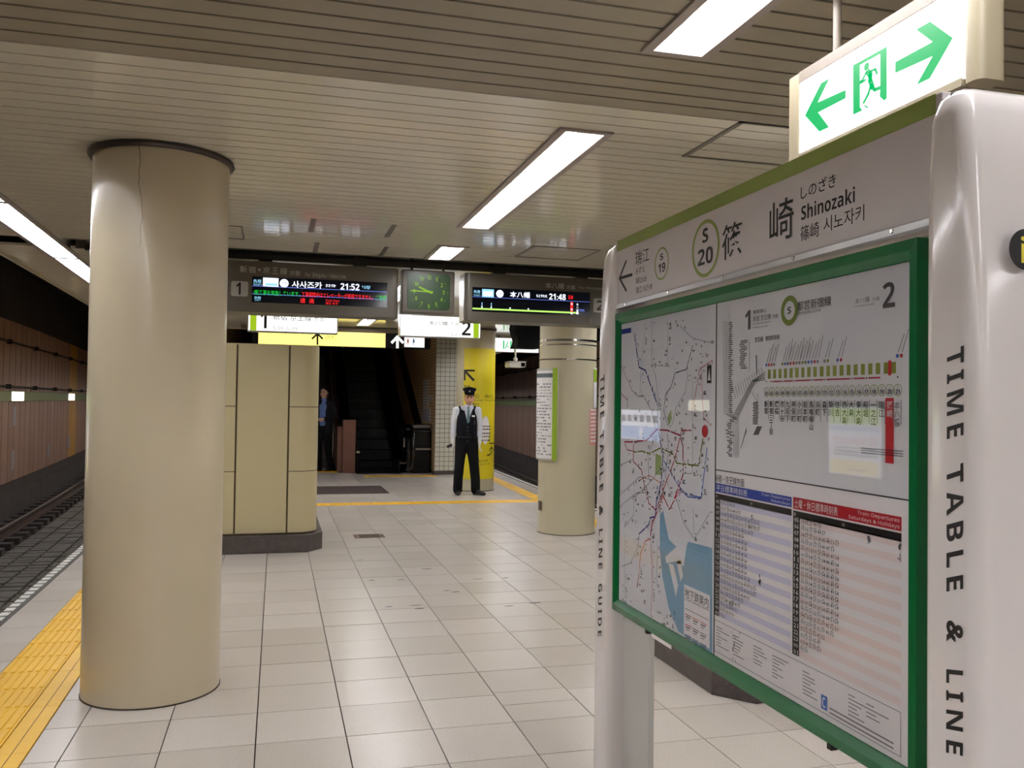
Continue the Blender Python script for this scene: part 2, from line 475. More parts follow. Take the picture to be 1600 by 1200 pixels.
# tactile paving along both edges: ribbed block + narrow smooth strip
def tactile(f, a, b, y0, y1, sign, ribs=7):
    m = MB()
    q = [(f(a, y0), y0), (f(b, y0), y0), (f(b, y1), y1), (f(a, y1), y1)]
    if q[0][0] > q[1][0]: q = [q[1], q[0], q[3], q[2]]
    m.prism(q, -.012, .003, 'yellow_rubber')
    for k in range(ribs):
        t = (k+.5)/ribs
        for c0, c1 in ((.04, .96),):
            ya, yb = y0+(y1-y0)*c0, y0+(y1-y0)*c1
            xa, xb = f(a+(b-a)*t, ya), f(a+(b-a)*t, yb); wd = abs(b-a)/ribs*.3
            m.loft([[(xa-wd, ya, .003), (xa-wd*.6, ya, .008), (xa+wd*.6, ya, .008), (xa+wd, ya, .003)], [(xb-wd, yb, .003), (xb-wd*.6, yb, .008), (xb+wd*.6, yb, .008), (xb+wd, yb, .003)]], 'yellow_rubber')
    return m
def flatstrip(f, a, b, y0, y1):
    m = MB(); q = [(f(a, y0), y0), (f(b, y0), y0), (f(b, y1), y1), (f(a, y1), y1)]
    if q[0][0] > q[1][0]: q = [q[1], q[0], q[3], q[2]]
    m.prism(q, -.012, .0025, 'yellow_rubber')
    c = (a+b)/2; xa, xb = f(c, y0), f(c, y1)
    m.add([(xa-.002, y0, .0026), (xa+.002, y0, .0026), (xb+.002, y1, .0026), (xb-.002, y1, .0026)], [(0, 1, 2, 3)], 'joint')
    return m
y = 2.4
while y < 24:
    tactile(lx, -1.412, -1.118, y, y+.297, 1).build('tactile_block', floor)
    y += .3
y = 2.4
while y < 24:
    flatstrip(lx, -1.112, -.988, y, y+.597).build('edging_strip', floor); y += .6
y = 9.6
while y < 24:
    tactile(rx, 3.988, 3.85, y, y+.297, -1, 3).build('tactile_block', floor); flatstrip(rx, 3.845, 3.755, y, y+.297).build('edging_strip', floor); y += .3
for s, f, a, b in ((0, lx, -1.412, -.988), (1, rx, 3.755, 3.988)):
    m = MB(); strip(m, lambda yy: f(a, yy), lambda yy: f(b, yy), .002, 'yellow_rubber', [-16+1*i for i in range(19)] if s == 0 else [-16+1*i for i in range(26)]); m.build('tactile_band', floor)
# cross strip of tactile blocks in front of the stair hall
x = .50
while x < 3.94:
    m = MB(); m.box(x, x+.297, 13.0, 13.29, -.012, .003, 'yellow_rubber')
    for k in range(5):
        yy = 13.03+k*.06; m.loft([[(x+.01, yy-.012, .003), (x+.01, yy-.008, .007), (x+.01, yy+.008, .007), (x+.01, yy+.012, .003)], [(x+.287, yy-.012, .003), (x+.287, yy-.008, .007), (x+.287, yy+.008, .007), (x+.287, yy+.012, .003)]], 'yellow_rubber')
    m.build('tactile_block', floor); x += .3
def dots(x0, x1, y0, y1):
    m = MB(); m.box(x0, x1, y0, y1, -.012, .003, 'yellow_rubber')
    for a in range(5):
        for b in range(5): m.lathe([(.018, .003), (.012, .008), (.001, .008)], (x0+(a+.5)*(x1-x0)/5, y0+(b+.5)*(y1-y0)/5, 0), 6, 'yellow_rubber')
    return m
x = 1.75
while x < 2.95: dots(x, x+.297, 17.75, 18.05).build('tactile_block', floor); x += .3
x = .7
while x < 1.25: dots(x, x+.297, 19.05, 19.35).build('tactile_block', floor); x += .3
m = MB()
for q, (px_, py_) in enumerate(((607, 948), (655, 951), (649, 946), (581, 907), (626, 906), (667, 889), (698, 923), (712, 925), (746, 905), (790, 903), (795, 947), (836, 942), (563, 875))):
    p = atz(px_, py_, 0); a, b = .03+.012*(q % 3), .009+.003*(q % 2)
    m.add([(p.x+a*math.cos(t*math.pi/4), p.y+b*math.sin(t*math.pi/4), .0009) for t in range(8)], [tuple(range(8))], 'grout')
m.build('scuff_marks', floor, kind='stuff')
# platform edge: dark nosing and short white bars
for f, a, b in ((lx, -1.80, -1.70), (rx, 4.28, 4.38)):
    m = MB(); strip(m, lambda yy: f(a, yy), lambda yy: f(b, yy), -.001, 'edge_dark'); m.build('edge_nosing', floor)
y = 6.0
while y < 15:
    MB().prism([(lx(-1.795, y), y), (lx(-1.735, y), y), (lx(-1.735, y+.09), y+.09), (lx(-1.795, y+.09), y+.09)], -.002, .004, 'white_paint').build('edge_bar', floor)
    y += .14
m = MB()
while y < 30:
    m.prism([(lx(-1.795, y), y), (lx(-1.735, y), y), (lx(-1.735, y+.09), y+.09), (lx(-1.795, y+.09), y+.09)], -.002, .004, 'white_paint'); y += .14
y = 0
while y < 30:
    m.prism([(rx(4.315, y), y), (rx(4.375, y), y), (rx(4.375, y+.09), y+.09), (rx(4.315, y+.09), y+.09)], -.002, .004, 'white_paint'); y += .14
m.build('edge_bars_beyond', floor, kind='stuff')

# ------------------------------------------------------------------ tracks
def track(f, sgn, edge, side):
    xs = lambda d: (lambda yy: f(edge+sgn*d, yy))
    m = MB()
    lo, hi = (xs(4.2), xs(-.3)) if sgn < 0 else (xs(-.3), xs(4.2))
    strip(m, lo, hi, -1.2, 'ballast')
    bed = struct(m.build('track_bed_'+side), 'dark track bed below the platform')
    m = MB(); y = 4
    while y < 34:
        for a, b in ((.35, .62), (.66, .93), (1.02, 1.29), (1.33, 1.6), (1.64, 1.91), (1.95, 2.22)):
            q = [(f(edge+sgn*a, y), y), (f(edge+sgn*b, y), y), (f(edge+sgn*b, y+.2), y+.2), (f(edge+sgn*a, y+.2), y+.2)]
            if sgn < 0: q = [q[1], q[0], q[3], q[2]]
            m.prism(q, -1.2, -1.12+random.uniform(-.006, .006), 'sleeper')
        y += .24
    m.build('track_slab_blocks', bed, kind='stuff')
    y = 14.0
    while y < 34:
        q = [(f(edge+sgn*2.32, y), y), (f(edge+sgn*3.15, y), y), (f(edge+sgn*3.15, y+.24), y+.24), (f(edge+sgn*2.32, y+.24), y+.24)]
        if sgn < 0: q = [q[1], q[0], q[3], q[2]]
        MB().prism(q, -1.2, -1.08, 'concrete').build('sleeper', bed); y += .65
    # raised walkway at the foot of the wall
    m = MB(); a, b = (xs(4.2), xs(3.45)) if sgn < 0 else (xs(3.45), xs(4.2))
    strip(m, a, b, -.78, 'concrete', thick=.42); m.build('cable_trough', bed)
    for d, nm in ((.95, 0), (2.62, 1)):
        m = MB()
        for a, b in zip(YS[12:-1], YS[13:]):
            m.bar((f(edge+sgn*d, a), a, -.92), (f(edge+sgn*d, b), b, -.92), .065, .05, 'steel_rail')
            m.bar((f(edge+sgn*d, a), a, -1.0), (f(edge+sgn*d, b), b, -1.0), .02, .13, 'rust')
            m.bar((f(edge+sgn*d, a), a, -1.08), (f(edge+sgn*d, b), b, -1.08), .13, .03, 'rust')
        r = m.build('running_rail'); tag(r, 'polished steel running rail %s on the %s track' % (('close under the platform edge', 'across the sleepers next to the tunnel wall')[nm], side+'-hand'), 'rail', 'running rails')
    return bed
track(lx, -1, -1.80, 'left'); track(rx, 1, 4.38, 'right')

# ------------------------------------------------------------------ tunnel walls of upright panels
def tunnel_wall(f, X0, sgn, name, ya, yb, label):
    m = MB(); o = .03*sgn
    for a, b in zip(YS[:-1], YS[1:]):
        m.add([(f(X0+o, a), a, -1.2), (f(X0+o, b), b, -1.2), (f(X0+o, b), b, 4.7), (f(X0+o, a), a, 4.7)], [(0, 1, 2, 3)], 'concrete_dark')
        m.add([(f(X0+o, a), a, -1.2), (f(X0+o, b), b, -1.2), (f(X0-sgn*.02, b), b, -.46), (f(X0-sgn*.02, a), a, -.46)], [(0, 1, 2, 3)], 'concrete')
    wl = struct(m.build(name), label)
    y = ya; k = 0
    while y < yb:
        for z0, z1 in ((-.45, 1.42), (1.66, 3.28)):
            must = name == 'wall_left' and 31.2 < y < 32.9
            mm = MB(); y1 = y+.572
            q = [(f(X0, y), y), (f(X0+o, y), y), (f(X0+o, y1), y1), (f(X0, y1), y1)]
            mm.prism(q, z0, z1, 'tunnel_mustard' if must else ('tunnel_panel', 'tunnel_panel_b')[k % 2]).build('wall_panel', wl)
        y += .605; k += 1
    m = MB()
    for a, b in zip(YS[8:-1], YS[9:]):
        m.bar((f(X0-sgn*.005, a), a, 1.54), (f(X0-sgn*.005, b), b, 1.54), .04, .225, 'tunnel_green')
    m.build('green_band', wl)
    for z in (2.78, 1.76):
        m = MB(); pts = [(f(X0-sgn*.06, yy), yy, z) for yy in YS[8:]]
        m.tube(pts, .025, 'concrete_dark', 6); m.build('cable_pipe', wl)
        for yy in YS[8::3]:
            MB().box(f(X0-sgn*.06, yy)-.05, f(X0-sgn*.06, yy)+.05, yy-.04, yy+.04, z-.05, z+.05, 'concrete_dark').build('pipe_clip', wl)
    return wl
tunnel_wall(lx, -5.3, -1, 'wall_left', 6.0, 45.5, 'brown upright panels of the left tunnel wall with a green band')
tunnel_wall(rx, 7.9, 1, 'wall_right', 16.0, 45.5, 'brown upright panels of the right tunnel wall with a green band')
m = MB()
for a, b in zip(YS[:-1], YS[1:]):
    m.add([(lx(-5.4, a), a, 4.65), (lx(-5.4, b), b, 4.65), (lx(-2.3, b), b, 4.65), (lx(-2.3, a), a, 4.65)], [(0, 1, 2, 3)], 'concrete_dark')
    m.add([(rx(8, a), a, 4.65), (rx(8, b), b, 4.65), (rx(4.88, b), b, 4.65), (rx(4.88, a), a, 4.65)], [(0, 1, 2, 3)], 'concrete_dark')
    for f, X in ((lx, -2.3), (rx, 4.88)):
        m.add([(f(X, a), a, 2.9), (f(X, b), b, 2.9), (f(X, b), b, 4.65), (f(X, a), a, 4.65)], [(0, 1, 2, 3)], 'concrete_dark')
m.add([(-9, -15.9, -1.3), (12, -15.9, -1.3), (12, -15.9, 4.7), (-9, -15.9, 4.7)], [(0, 1, 2, 3)], 'panel_cream')
m.add([(-9, 45.9, -1.3), (14, 45.9, -1.3), (14, 45.9, 4.7), (-9, 45.9, 4.7)], [(0, 1, 2, 3)], 'concrete_dark')
struct(m.build('wall_tunnel_vault'), 'dark concrete vault over both tracks')

# ------------------------------------------------------------------ ceiling of cross planks
CL = [(.55-3.345*4, 2.875-3.345*4), (.55-3.345*3, 2.875-3.345*3), (.55-3.345*2, 2.875-3.345*2), (.55-3.345, 2.875-3.345), (.50, 2.875), (3.852, 6.22), (7.05, 7.70), (9.15, 11.5), (12.5, 14.9)]      # centre light slots
m = MB(); strip(m, lambda yy: lx(-2.3, yy), lambda yy: rx(4.88, yy), 2.96, 'soffit', [-16+1.0*i for i in range(33)]+[16.55])
strip(m, lambda yy: lx(-2.3, yy), lambda yy: -1.05, 2.96, 'soffit', [16.55]+[17+1.0*i for i in range(30)])
strip(m, lambda yy: 3.85, lambda yy: rx(4.88, yy), 2.96, 'soffit', [16.55]+[17+1.0*i for i in range(30)])
ceil = struct(m.build('ceiling'), 'beige metal plank ceiling with dark gaps across the platform')
PITCH_P = .1125
kk = -170; outer = MB(); back = MB()
while True:
    y0 = 3.506+kk*PITCH_P; kk += 1
    if y0 > 45: break
    gap = .015 if y0 < 3.5 else .0095
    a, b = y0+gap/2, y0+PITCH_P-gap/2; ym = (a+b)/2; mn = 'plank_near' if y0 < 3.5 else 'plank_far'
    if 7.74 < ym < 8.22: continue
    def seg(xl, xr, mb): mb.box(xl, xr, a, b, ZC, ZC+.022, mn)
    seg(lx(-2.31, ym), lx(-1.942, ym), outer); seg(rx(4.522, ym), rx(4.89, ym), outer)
    L, R_ = lx(-1.658, ym), rx(4.238, ym)
    segs = [(L, R_)]; ends = []
    for c0, c1 in CL:
        if b > c0-.012 and a < c1+.012: segs = [(L, 1.262), (1.51, R_)]; ends += [(a, c0-.012)] if a < c0-.02 else []; ends += [(c1+.012, b)] if b > c1+.02 else []
    if ym > 16.5: segs = [(L, -1.05), (3.85, R_)]
    if ends:                                   # a plank notched round the end of a light stays one plank
        mm = MB()
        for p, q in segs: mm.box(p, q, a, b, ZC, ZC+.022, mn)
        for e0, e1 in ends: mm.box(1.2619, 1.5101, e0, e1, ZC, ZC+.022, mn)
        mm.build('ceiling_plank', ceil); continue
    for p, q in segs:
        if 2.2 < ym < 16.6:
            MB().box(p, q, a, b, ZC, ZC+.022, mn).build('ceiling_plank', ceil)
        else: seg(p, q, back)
outer.build('ceiling_plank_ends', ceil, kind='stuff'); back.build('ceiling_planks_beyond', ceil, kind='stuff')
for f, X in ((lx, -2.31), (rx, 4.89)):
    m = MB()
    for a, b in zip(YS[:-1], YS[1:]): m.bar((f(X, a), a, 2.86), (f(X, b), b, 2.86), .03, .1, 'fascia')
    m.build('ceiling_fascia', ceil)
# edges of the gap in which the display rails hang
MB().box(-1.70, 4.28, 7.745, 7.765, ZC-.004, ZC+.1, 'housing').build('gap_edge', ceil)
MB().box(-1.70, 4.28, 8.20, 8.22, ZC-.004, ZC+.1, 'housing').build('gap_edge', ceil)

def hatch(name, x0, x1, y0, y1, label):
    m = MB(); w_ = .014; z0, z1 = ZC-.004, ZC+.002
    m.box(x0, x0+w_*2, y0, y1, z0, z1, 'housing'); m.box(x1-w_, x1, y0, y1, z0, z1, 'housing')
    m.box(x0, x1, y0, y0+w_, z0, z1, 'housing'); m.box(x0, x1, y1-w_, y1, z0, z1, 'housing')
    tag(m.build(name), label, 'hatch', 'ceiling hatches')
hatch('ceiling_hatch', 2.0, 2.6, 3.51, 4.09, 'square ceiling access hatch edged in dark metal above the information board')
hatch('ceiling_hatch', 2.0, 2.6, 6.80, 7.36, 'square ceiling access hatch edged in dark metal just before the right departure display')
hatch('ceiling_hatch', -.85, -.27, 6.75, 7.30, 'square ceiling access hatch edged in dark metal beside the cracked column')
for k, (px0, py0, px1, py1) in enumerate(((486, 362, 493, 342), (604, 370, 624, 352), (492, 394, 496, 379), (594, 400, 610, 386))):
    p, q = atz(px0, py0, ZC), atz(px1, py1, ZC); m = MB(); m.box(p.x-.02, p.x+.02, q.y, p.y, ZC-.003, ZC+.002, 'housing')
    tag(m.build('ceiling_slot'), 'narrow dark slot in the ceiling planks ahead of the left departure display', 'slot', 'ceiling slots')

# ------------------------------------------------------------------ fluorescent lights
def light(cx, y0, y1, wd, label, group, yaw=0, off=0, ntube=1, tz=.026):
    c = Vector((cx, (y0+y1)/2, 0)); d = Vector((math.sin(yaw), math.cos(yaw), 0)); s = Vector((math.cos(yaw), -math.sin(yaw), 0)); z = Vector((0, 0, 1))
    L = (y1-y0)/2; seen = in_picture([c+d*(L*k/10)+s*(q*wd/2)+z*ZC for k in range(-10, 11) for q in (-1, 1)])
    t = thing('fluorescent_light' if seen else 'fluorescent_light_offscreen', label, 'light', (c.x, c.y, ZC), group)
    m = MB(); h = .095
    m.obox(c+z*(ZC+h), s*(wd/2+.004), d*L, z*.004, 'light_inner')
    for k in (-1, 1):
        m.obox(c+s*k*(wd/2)+z*(ZC+h/2), s*.003, d*L, z*h/2, 'light_inner'); m.obox(c+d*k*L+z*(ZC+h/2), s*wd/2, d*.003, z*h/2, 'light_inner')
    m.build('trough', t)
    m = MB()
    for k in (-1, 1):
        m.obox(c+s*k*(wd/2+.0145)+z*(ZC-.0056), s*.0185, d*(L+.026), z*.0054, 'light_frame'); m.obox(c+d*k*(L+.012)+z*(ZC-.0056), s*(wd/2-.004), d*.014, z*.0054, 'light_frame')
    m.build('lip', t)
    for q in range(ntube):
        o = off if ntube == 1 else (-.05, .05)[q]
        n = 2 if L > .7 else 1
        for e in range(n):
            aa = -L+.06+e*(2*L-.06)/n; bb = aa+(2*L-.06)/n-.06
            MB().tube([c+s*o+d*aa+z*(ZC+tz), c+s*o+d*bb+z*(ZC+tz)], .016, 'tube', 8).build('tube', t)
            for g in (aa-.01, bb+.01): MB().obox(c+s*o+d*g+z*(ZC+.06), s*.012, d*.01, z*.03, 'light_inner').build('lamp_holder', t)
    return t
CLAB = ['recessed fluorescent light in the plain planks back along the platform']*4+[ 'recessed fluorescent light over the gap between the exit sign and the plain ceiling planks',
        'long recessed fluorescent light in the glossy planks before the clock', 'short recessed fluorescent light just ahead of the clock',
        'recessed fluorescent light behind the clock', 'recessed fluorescent light beyond the hanging direction signs']
for (a, b), lab in zip(CL, CLAB): light(1.386, a, b, .20, lab, 'lights down the middle of the platform', off=-.03)
y = 6.4-2.4*9
while y < 42:
    ym = y+1.2
    for f, X, sd, s in ((lx, -1.80, 'left', -1), (rx, 4.38, 'right', 1)):
        light(f(X, ym), y+.03, y+2.37, .21, 'recessed fluorescent light in the continuous strip along the %s platform edge' % sd, 'lights along the %s platform edge' % sd, yaw=s*2*.0013*ym, tz=.026)
    y += 2.4
# ================================================================== COLUMNS
def cyl_hit(cx, cy, R, px, py):
    d = ray(px, py); a = d.x*d.x+d.y*d.y; b = -2*(d.x*cx+d.y*cy); c = cx*cx+cy*cy-R*R
    D = max(b*b-4*a*c, 0); t = (-b-math.sqrt(D))/(2*a); p = CAMP+d*t
    return R*math.atan2(p.x-cx, -(p.y-cy)), p.z
def column(cx, cy, R, label, mn):
    t = thing('column', label, 'column', (cx, cy, 0), 'round platform columns')
    MB().lathe([(R, 0), (R, ZC+.01)], (cx, cy, 0), 64, mn).build('shaft', t, smooth=30)
    MB().lathe([(R-.01, ZC-.004), (R+.022, ZC-.004), (R+.026, ZC-.018), (R+.018, ZC-.03), (R-.01, ZC-.03)], (cx, cy, 0), 64, 'ring').build('collar', t, smooth=40)
    MB().lathe([(R-.01, .0), (R+.004, .0), (R+.004, .007), (R-.01, .008)], (cx, cy, 0), 64, 'crack').build('base_joint', t, smooth=30)
    return t
C1 = (-.6145, 4.99, .343); C2 = (3.39, 9.95, .343); C3 = (3.395, 15.0, .338)
c1 = column(*C1, 'round cream column with a crack running down from the dark collar', 'pillar')
pr = Print(Cyl(*C1), .0012); pts = []
for zx, zy in ((508, 80), (503, 130), (510, 180), (512, 235), (500, 285), (507, 335), (499, 365), (512, 430), (522, 480), (523, 560), (527, 605), (512, 650), (513, 700), (512, 770), (503, 800)):
    pts.append(cyl_hit(*C1, 100+zx*.23333, 200+zy*.23333))
for (p, q), wd in zip(zip(pts[:-1], pts[1:]), [.0032-.00017*i for i in range(14)]): pr.line([p, q], wd, 'crack')
pr.build('crack', c1)
c2 = column(*C2, 'round cream column banded with steel straps and carrying a green-framed timetable', 'pillar_far')
for py in (531, 538, 561):
    u, z = cyl_hit(*C2, 888, py); r = C2[2]
    h = .012 if py == 531 else .006
    m = MB(); m.lathe([(r-.005, z-h), (r+.006, z-h), (r+.006, z+h), (r-.005, z+h)], (C2[0], C2[1], 0), 48, 'chrome').build('steel_strap', c2, smooth=40)
MB().lathe([(C2[2]-.01, .27), (C2[2]+.012, .27), (C2[2]+.012, .38), (C2[2]-.01, .38)], (C2[0], C2[1], 0), 4, 'grate', math.radians(-88), math.radians(-76)).build('wall_socket', c2)
c3 = column(*C3, 'round cream column wrapped in a yellow way-out sign', 'pillar_far')

# yellow wrap on the far column
cy3 = Cyl(C3[0], C3[1], C3[2])
pr = Print(cy3, .004); z1 = aty(748, 544, 14.66).z; z0 = aty(748, 749, 14.66).z
ua, ub = cyl_hit(*C3, 724, 650)[0], cyl_hit(*C3, 773.5, 650)[0]
pr.wrect(ua, ub+.1, z0, z1, 'yellow_vinyl', 0, 20)
wrap = pr.build('yellow_wrap', c3, smooth=30)
pr = Print(cy3, .0055)
def c3px(zx, zy): return cyl_hit(*C3, 480+zx/5, 560+zy/5)
a0 = c3px(1232, 95); a1 = c3px(1305, 95); a2 = c3px(1232, 168); e0 = c3px(1300, 170)
wA = .034
pr.line([a0, a1], wA, 'ink'); pr.line([a0, a2], wA, 'ink'); pr.line([(a0[0]+.006, a0[1]-.006), e0], wA*1.2, 'ink')
def c3text(s, x0, x1, y1, y0, bold=.01):
    p, q = c3px(x0, y1), c3px(x1, y0); pr.text(s, p[0], q[0], q[1], p[1], 'ink', 0, bold, 3)
c3text('改札', 1225, 1282, 207, 240); c3text('北口', 1285, 1340, 280, 312); c3text('南口', 1385, 1448, 280, 312)
c3text('North Side', 1265, 1372, 318, 334); c3text('South Side', 1384, 1465, 318, 334)
c3text('西口', 1285, 1340, 350, 382); c3text('West Side', 1275, 1362, 390, 405)
p = c3px(1392, 560); pr.disc(p[0], p[1], .085, 'paper_warm', 0, ry=.24)
for yy in (525, 548, 580, 605, 635):
    a, b = c3px(1358, yy), c3px(1428, yy+10); pr.rect(a[0], b[0], b[1], a[1], 'ink_soft', 1)
a, b = c3px(1420, 660), c3px(1465, 664); pr.rect(a[0], b[0], b[1], a[1], 'ink', 1)
pts = [c3px(*q) for q in ((1405, 757), (1425, 752), (1437, 738), (1437, 695))]; pr.line(pts, .02, 'ink', 1)
pr.line([c3px(1420, 718), c3px(1437, 692), c3px(1455, 716)], .016, 'ink', 1)
c3text('地上ゆき', 1335, 1410, 790, 808); c3text('エレベーター', 1345, 1430, 815, 832)
pr.build('way_out_lettering', wrap)
m = MB(); m.lathe([(C3[2]+.001, 0), (C3[2]+.006, 0), (C3[2]+.006, .012), (C3[2]+.001, .012)], (C3[0], C3[1], 0), 40, 'grout'); m.build('base_seal', c3)

# timetable board curving round the second column
tb = thing('timetable_board', 'green-framed timetable board curving round the strapped column', 'notice board', (C2[0]-.3, C2[1]-.3, .9))
R2 = C2[2]; ur = cyl_hit(*C2, 872, 650)[0]; ul = ur-.62; zt = aty(868, 575, 9.66).z; zb = aty(868, 720, 9.66).z
def cshell(m, u0, u1, v0, v1, r0, r1, mn, n=14):
    ring = lambda u: [(C2[0]+r*math.sin(u/R2), C2[1]-r*math.cos(u/R2), v) for r, v in ((r0, v0), (r1, v0), (r1, v1), (r0, v1))]
    m.loft([ring(u0+(u1-u0)*i/n) for i in range(n+1)], mn)
m = MB(); cshell(m, ul, ur, zb, zt, R2, R2+.03, 'board_grey'); m.build('back_panel', tb)
m = MB(); cshell(m, ur-.055, ur, zb, zt, R2+.029, R2+.04, 'band_green_hi', 3); m.build('green_edge', tb)
m = MB(); cshell(m, ul, ul+.055, zb, zt, R2+.029, R2+.04, 'band_green_hi', 3); m.build('green_edge', tb)
cy2 = Cyl(C2[0], C2[1], R2)
pr = Print(cy2, .031); pr.wrect(ul+.06, ur-.06, zb+.02, zt-.03, 'paper', 0); pr.wrect(ul+.06, ur-.06, zt-.11, zt-.06, 'm_dark', 1)
random.seed(3)
for i in range(24):
    v = zb+.06+i*.036; u = ul+.07
    while u < ur-.09:
        wd = random.uniform(.02, .06)
        if random.random() < .8: pr.wrect(u, min(u+wd, ur-.065), v, v+.016, random.choice(('ink_light', 'm_grey', 'board_grey')), 1, 2)
        u += wd+.012
pr.build('timetable_sheet', tb)
nt_ = thing('notice_sheet', 'pink and white notice stuck on the strapped column below a small green-edged sheet', 'notice', (C2[0]+.3, C2[1]-.2, 1.0))
pr = Print(cy2, .003); u0 = cyl_hit(*C2, 921, 650)[0]
zz = lambda py: aty(925, py, 9.75).z
pr.wrect(u0, u0+.25, zz(695), zz(639), 'pink_paper', 0)
for i in range(9): pr.wrect(u0+.02, u0+.23, zz(690-i*6), zz(687.5-i*6), 'paper', 1)
pr.build('pink_sheet', nt_)
pr = Print(cy2, .006); u0 = cyl_hit(*C2, 927, 610)[0]
pr.wrect(u0, u0+.22, zz(637), zz(575), 'paper', 0); pr.wrect(u0, u0+.22, zz(597), zz(577), 'band_green_hi', 1); pr.build('green_headed_sheet', nt_)

# ================================================================== CREAM BLOCKS ON STONE PLINTHS
def rrect_path(x0, x1, y0, y1, r, n=8):
    P = []
    for cx, cy, a in ((x0+r, y0+r, 180), (x1-r, y0+r, 270), (x1-r, y1-r, 0), (x0+r, y1-r, 90)):
        for j in range(n+1): t = math.radians(a+90*j/n); P.append((cx+r*math.cos(t), cy+r*math.sin(t)))
    return P
def path_cut(P, s0, s1):
    Q = P+[P[0]]; out = []; s = 0
    for (a, b), (c, d) in zip(Q[:-1], Q[1:]):
        L = math.hypot(c-a, d-b)
        if L < 1e-9: continue
        lo, hi = max(s0, s), min(s1, s+L)
        if lo < hi:
            for q in (lo, hi):
                t = (q-s)/L; p = (a+(c-a)*t, b+(d-b)*t)
                if not out or math.hypot(out[-1][0]-p[0], out[-1][1]-p[1]) > 1e-6: out.append(p)
        s += L
    return out
def path_len(P):
    Q = P+[P[0]]; return sum(math.hypot(c-a, d-b) for (a, b), (c, d) in zip(Q[:-1], Q[1:]))
def shell(P, z0, z1, th, mn):
    m = MB(); rings = []
    for i, (x, y) in enumerate(P):
        a = P[max(i-1, 0)]; b = P[min(i+1, len(P)-1)]; tx, ty = b[0]-a[0], b[1]-a[1]; L = math.hypot(tx, ty); nx, ny = -ty/L, tx/L
        rings.append([(x, y, z0), (x+nx*th, y+ny*th, z0), (x+nx*th, y+ny*th, z1), (x, y, z1)])
    return m.loft(rings, mn)
def block(x0, x1, y0, y1, ztop, zpl, xj, label, plinth, flip=False):
    t = thing('panelled_block', label, 'enclosure', ((x0+x1)/2, (y0+y1)/2, 0), 'panelled blocks round the columns')
    MB().prism(plinth, 0, zpl, 'stone').build('stone_plinth', t, bevel=.006)
    r = .2; P = rrect_path(x0, x1, y0, y1, r)
    Q = rrect_path(x0+.012, x1-.012, y0+.012, y1-.012, r-.012)
    MB().prism(Q, zpl-.01, ztop-.006, 'joint').build('core', t)
    MB().prism(rrect_path(x0+.004, x1-.004, y0+.004, y1-.004, r-.004), ztop-.012, ztop, 'panel_cream').build('top_cap', t, smooth=30)
    # path starts at the left end of the front left corner arc; arc length of a corner
    arc = r*math.pi/2; per = path_len(P)
    s_of = lambda X: arc+(X-(x0+r))
    cuts = [s_of(xj[0]), s_of(xj[1])]
    g = .009; fr_end = arc+(x1-x0-2*r)+arc
    right = [cuts[1], fr_end+.25]; left = [cuts[0]-.75, cuts[0]]
    side = per+left[0]-right[1]; n = max(3, round(side/.6)); st = side/n
    panels = [(cuts[0], cuts[1], 0), (right[0], right[1], 1), (left[0], left[1], 1)]+[(right[1]+i*st, right[1]+(i+1)*st, 1) for i in range(n)]
    for a, b, sp in panels:
        zs = [zpl+.012, .813, 1.47, ztop-.004] if sp else [zpl+.012, ztop-.004]
        for z0, z1 in zip(zs[:-1], zs[1:]):
            PP = path_cut(P, a+g, b-g) if a >= 0 else (path_cut(P, per+a+g, per)+path_cut(P, 0, b-g)[1:] if b > 0 else path_cut(P, per+a+g, per+b-g))
            if len(PP) >= 2: shell(PP, z0+.004, z1-.004, .011, 'panel_cream').build('cladding_panel', t, smooth=30)
    return t
block(-.92, .425, 9.15, 10.85, 2.105, .175, (-.389, .121), 'cream panelled block with rounded corners on a dark stone plinth behind the cracked column',
      [(-.98, 9.25), (-.83, 9.065), (.33, 9.065), (.485, 9.27), (.485, 10.75), (.33, 10.93), (-.83, 10.93), (-.98, 10.75)])
block(2.33, 3.62, 4.12, 5.84, 2.105, .125, (2.85, 3.35), 'cream panelled block on a dark stone plinth behind the information board',
      [(2.264, 4.213), (2.42, 4.03), (3.53, 4.03), (3.68, 4.213), (3.68, 5.75), (3.53, 5.92), (2.42, 5.92), (2.264, 5.75)])

# ================================================================== INFORMATION BOARD
bd = thing('information_board', 'white two-post information board with station name header, line maps and timetables in a green frame', 'notice board', (1.265, 2.2, 0))
def post(yi, yo, label):
    # cross-section in plan, outer side narrows towards the top
    rings = []
    for z, k, ins in ((0, 0, 0), (1.2, 0, 0), (1.5, .004, 0), (1.8, .016, 0), (2.0, .03, .002), (2.085, .038, .006), (2.12, .046, .016), (2.136, .058, .032), (2.142, .075, .05)):
        s = 1 if yo > yi else -1; y_out = yo-s*k
        lo, hi = min(yi, y_out), max(yi, y_out)
        r = .032
        rings.append([(x, y, z) for x, y in rrect_path(1.184+ins, (1.345 if yo > yi else 1.45)-ins, lo+ins*.5, hi-ins*.5, min(r, (hi-lo)/2-.005), 6)])
    m = MB(); m.loft(rings, 'board_white')
    return m.build('post', bd, smooth=50)
pl = post(2.993, 3.143, ''); prr = post(1.395, 1.250, '')
PF = PlaneX(1.184)
def post_text(parent, yc, hh):
    for word, v1, v0 in (('TIME', 1.645, 1.485), ('TABLE', 1.432, 1.208), ('&', 1.158, 1.118), ('LINE', 1.068, .918), ('GUIDE', .862, .665)):
        pr = Print(PF, .0007); pr.vtext(word, -yc-hh/2, -yc+hh/2, v1, v0, 'ink', 1, bold=.07, shear=-3.0, spacing=1.35); pr.build('post_word', parent, label='dark lettering running down the post')
post_text(pl, 3.068, .040); post_text(prr, 1.3055, .040)
